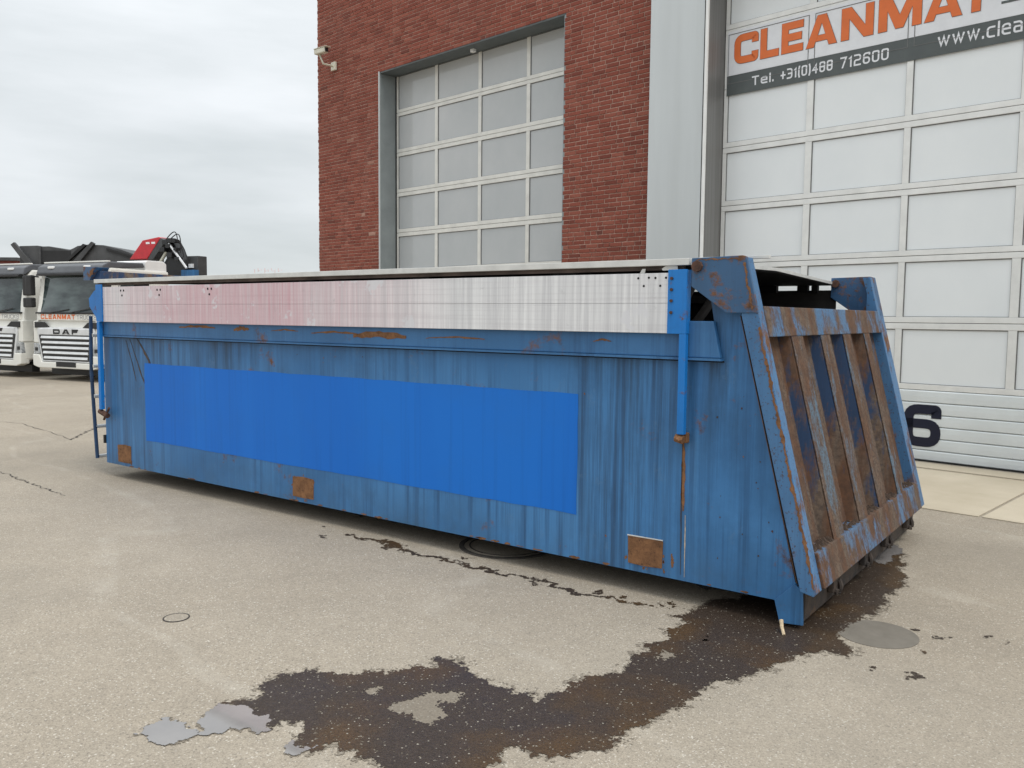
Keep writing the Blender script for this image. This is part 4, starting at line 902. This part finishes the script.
    if extras:
        sp = MB(); sp.prism([(1.30, 2.56), (1.30, 2.80), (1.36, 2.84), (1.82, 2.84), (1.92, 2.78), (1.92, 2.56)], .05, 1.10, 'x'); sp.build('wind_fairing', 'white', t, .02)
        # crane folded behind the cab
        cbm = MB(); cbm.prism([(-.95, 2.98), (-.45, 3.46), (.13, 3.53), (.20, 3.50), (-.30, 2.98)], 2.55, 2.95, 'y'); cbm = cbm.build('crane_boom', 'red', t, .02)
        MB().prism([(.15, 3.52), (.38, 3.42), (-.10, 2.96), (-.30, 2.96)], 2.56, 2.90, 'y').build('boom_arm', 'dgrey', cbm, .01)
        for x0 in (-.32, -.12): MB().box(x0, 2.543, 3.36, x0 + .13, 2.549, 3.41).build('boom_plate', 'white', cbm)
        cl_ = MB(); cl_.prism([(.30, 3.40), (.55, 3.46), (.72, 3.20), (.98, 2.80), (.98, 2.45), (.0, 2.45), (.12, 2.72), (.45, 3.10)], 2.6, 2.85, 'y'); cl_ = cl_.build('crane_column', 'black', t, .01)
        MB().tube([(.02, 2.55, 2.70), (.40, 2.55, 3.15)], .035, 7).build('crane_ram', 'camwhite', cl_)
        MB().tube([(.55, 2.5, 3.35), (1.15, 2.5, 2.72)], .03, 7).build('crane_ram', 'silver', cl_)
        for k, (x0, z0, x1, z1, hh) in enumerate(((.40, 3.40, .86, 3.38, .24), (.50, 3.42, .90, 3.10, .30), (.60, 3.45, .95, 3.0, .12), (.45, 3.40, 1.05, 2.85, .18), (.35, 3.42, .80, 3.30, .1))):
            MB().tube([(x0 + (x1 - x0) * q / 12 + hh * .5 * math.sin(math.pi * q / 12), 2.5 + .05 * k, z0 + (z1 - z0) * q / 12 + hh * math.sin(math.pi * q / 12)) for q in range(13)], .013, 6).build('hose', 'black', cl_)
        for x, z, s_ in ((.45, 3.38, .09), (.62, 3.42, .08), (.76, 3.40, .06), (.55, 3.28, .07), (.35, 3.2, .08), (.8, 3.2, .05), (.6, 3.05, .09), (.85, 2.95, .07)): MB().box(x - s_, 2.45, z - s_ * .7, x + s_, 2.6, z + s_ * .7).build('crane_valve', 'black', cl_, .01)
        MB().box(.90, 2.75, 2.4, 1.28, 3.05, 3.04).build('tool_box', 'dgrey', t, .02)
        MB().box(1.0, 2.70, 2.74, 1.14, 2.748, 2.84).build('work_lamp', 'white', t); MB().box(.9, 2.55, 2.45, 1.35, 2.70, 2.68).build('bracket_plate', 'side', t)
        MB().box(-1.1, 3.4, .9, .94, 5.4, 1.5).build('load_bed', 'dgrey', t, .03)
    return t
T2 = Vector((-18.748, 5.531, 0))
truck(T2, R(10), 'white cab truck with folded red crane behind its dark grey roof', True)
truck((-21.58, 5.123, 0), R(10), 'white cab truck at the left edge of the photo, its mirror beside the crane truck')

# dark tipper bodies behind them
tp = thing('tipper_truck', 'dark grey tipper body with raised horn showing above the white cabs', 'truck', (-25.991, 9.182, 0), R(36.29))
bd = MB().prism([(-1.56, .9), (-1.56, 3.66), (-.98, 3.68), (-.93, 3.65), (-.63, 3.66), (-.27, 3.60), (.0, 3.55), (.12, 3.60), (.27, 3.68), (.62, 3.73), (1.09, 3.71), (1.65, 3.58), (2.06, 3.43), (2.06, .9)], .1, 2.4, 'y').build('tipping_body', 'dgrey', tp, .02)
MB().prism([(-1.77, 3.69), (-1.66, 3.77), (-1.08, 3.09), (-1.28, 3.04)], -.02, .09, 'y').build('raised_horn', 'dgrey', tp, .01)
MB().prism([(.76, 3.81), (.86, 3.75), (.40, 3.20), (.18, 3.20)], -.02, .09, 'y').build('diagonal_brace', 'dgrey', tp, .01)
MB().prism([(.50, 3.74), (.60, 3.70), (.04, 3.20), (-.10, 3.20)], -.02, .09, 'y').build('diagonal_brace', 'black', tp, .01)
MB().box(-.93, .04, 2.9, -.86, .098, 3.655).build('body_rib', 'dgrey', tp); MB().box(-.84, .08, 3.0, .05, .098, 3.52).build('side_recess', 'black', tp)
MB().prism([(1.2, 3.62), (2.05, 3.38), (2.05, 3.32), (1.2, 3.56)], .05, .098, 'y').build('body_rib', 'black', tp)
MB().box(-1.3, .4, .5, 1.8, 2.0, .89).build('chassis', 'black', tp)
for x in (-.9, 1.3):
    MB().tube([(x, .3, .48), (x, .6, .48)], .48, 20).build('wheel', 'tyre', tp); MB().tube([(x, 1.9, .48), (x, 2.2, .48)], .48, 20).build('wheel', 'tyre', tp)
# distant things
sh = thing('distant_shed', 'low red brown shed at the far left behind the trucks', 'shed', (-62.69, 23.176, 0), R(36.29))
MB().box(-12, 0, 0, .66, 8, 5.15).build('wall', 'redbrown', sh); MB().box(-12.2, -.2, 5.16, .8, 8.2, 5.38).build('roof', 'dgrey', sh)
rs = thing('roof_sign', 'faint pink lettering on a distant frame left of the brick wall', 'sign', (-48.077, 33.906, 0), R(36.29))
for k in range(9):
    x = -.9 + k * .235; mb = MB(); mb.box(x, 0, 4.45 + .1 * (k % 3), x + .035, .04, 4.72 + .08 * (k % 2))
    if k % 2: mb.box(x + .036, 0, 4.6, x + .15, .04, 4.63)
    mb.build('letter', 'pink', rs)
for x in (-.8, .9): MB().box(x, .06, 0, x + .06, .12, 4.42).build('support_post', 'trim', rs)
MB().box(-1.0, .06, 4.38, 1.2, .11, 4.42).build('support_rail', 'trim', rs)
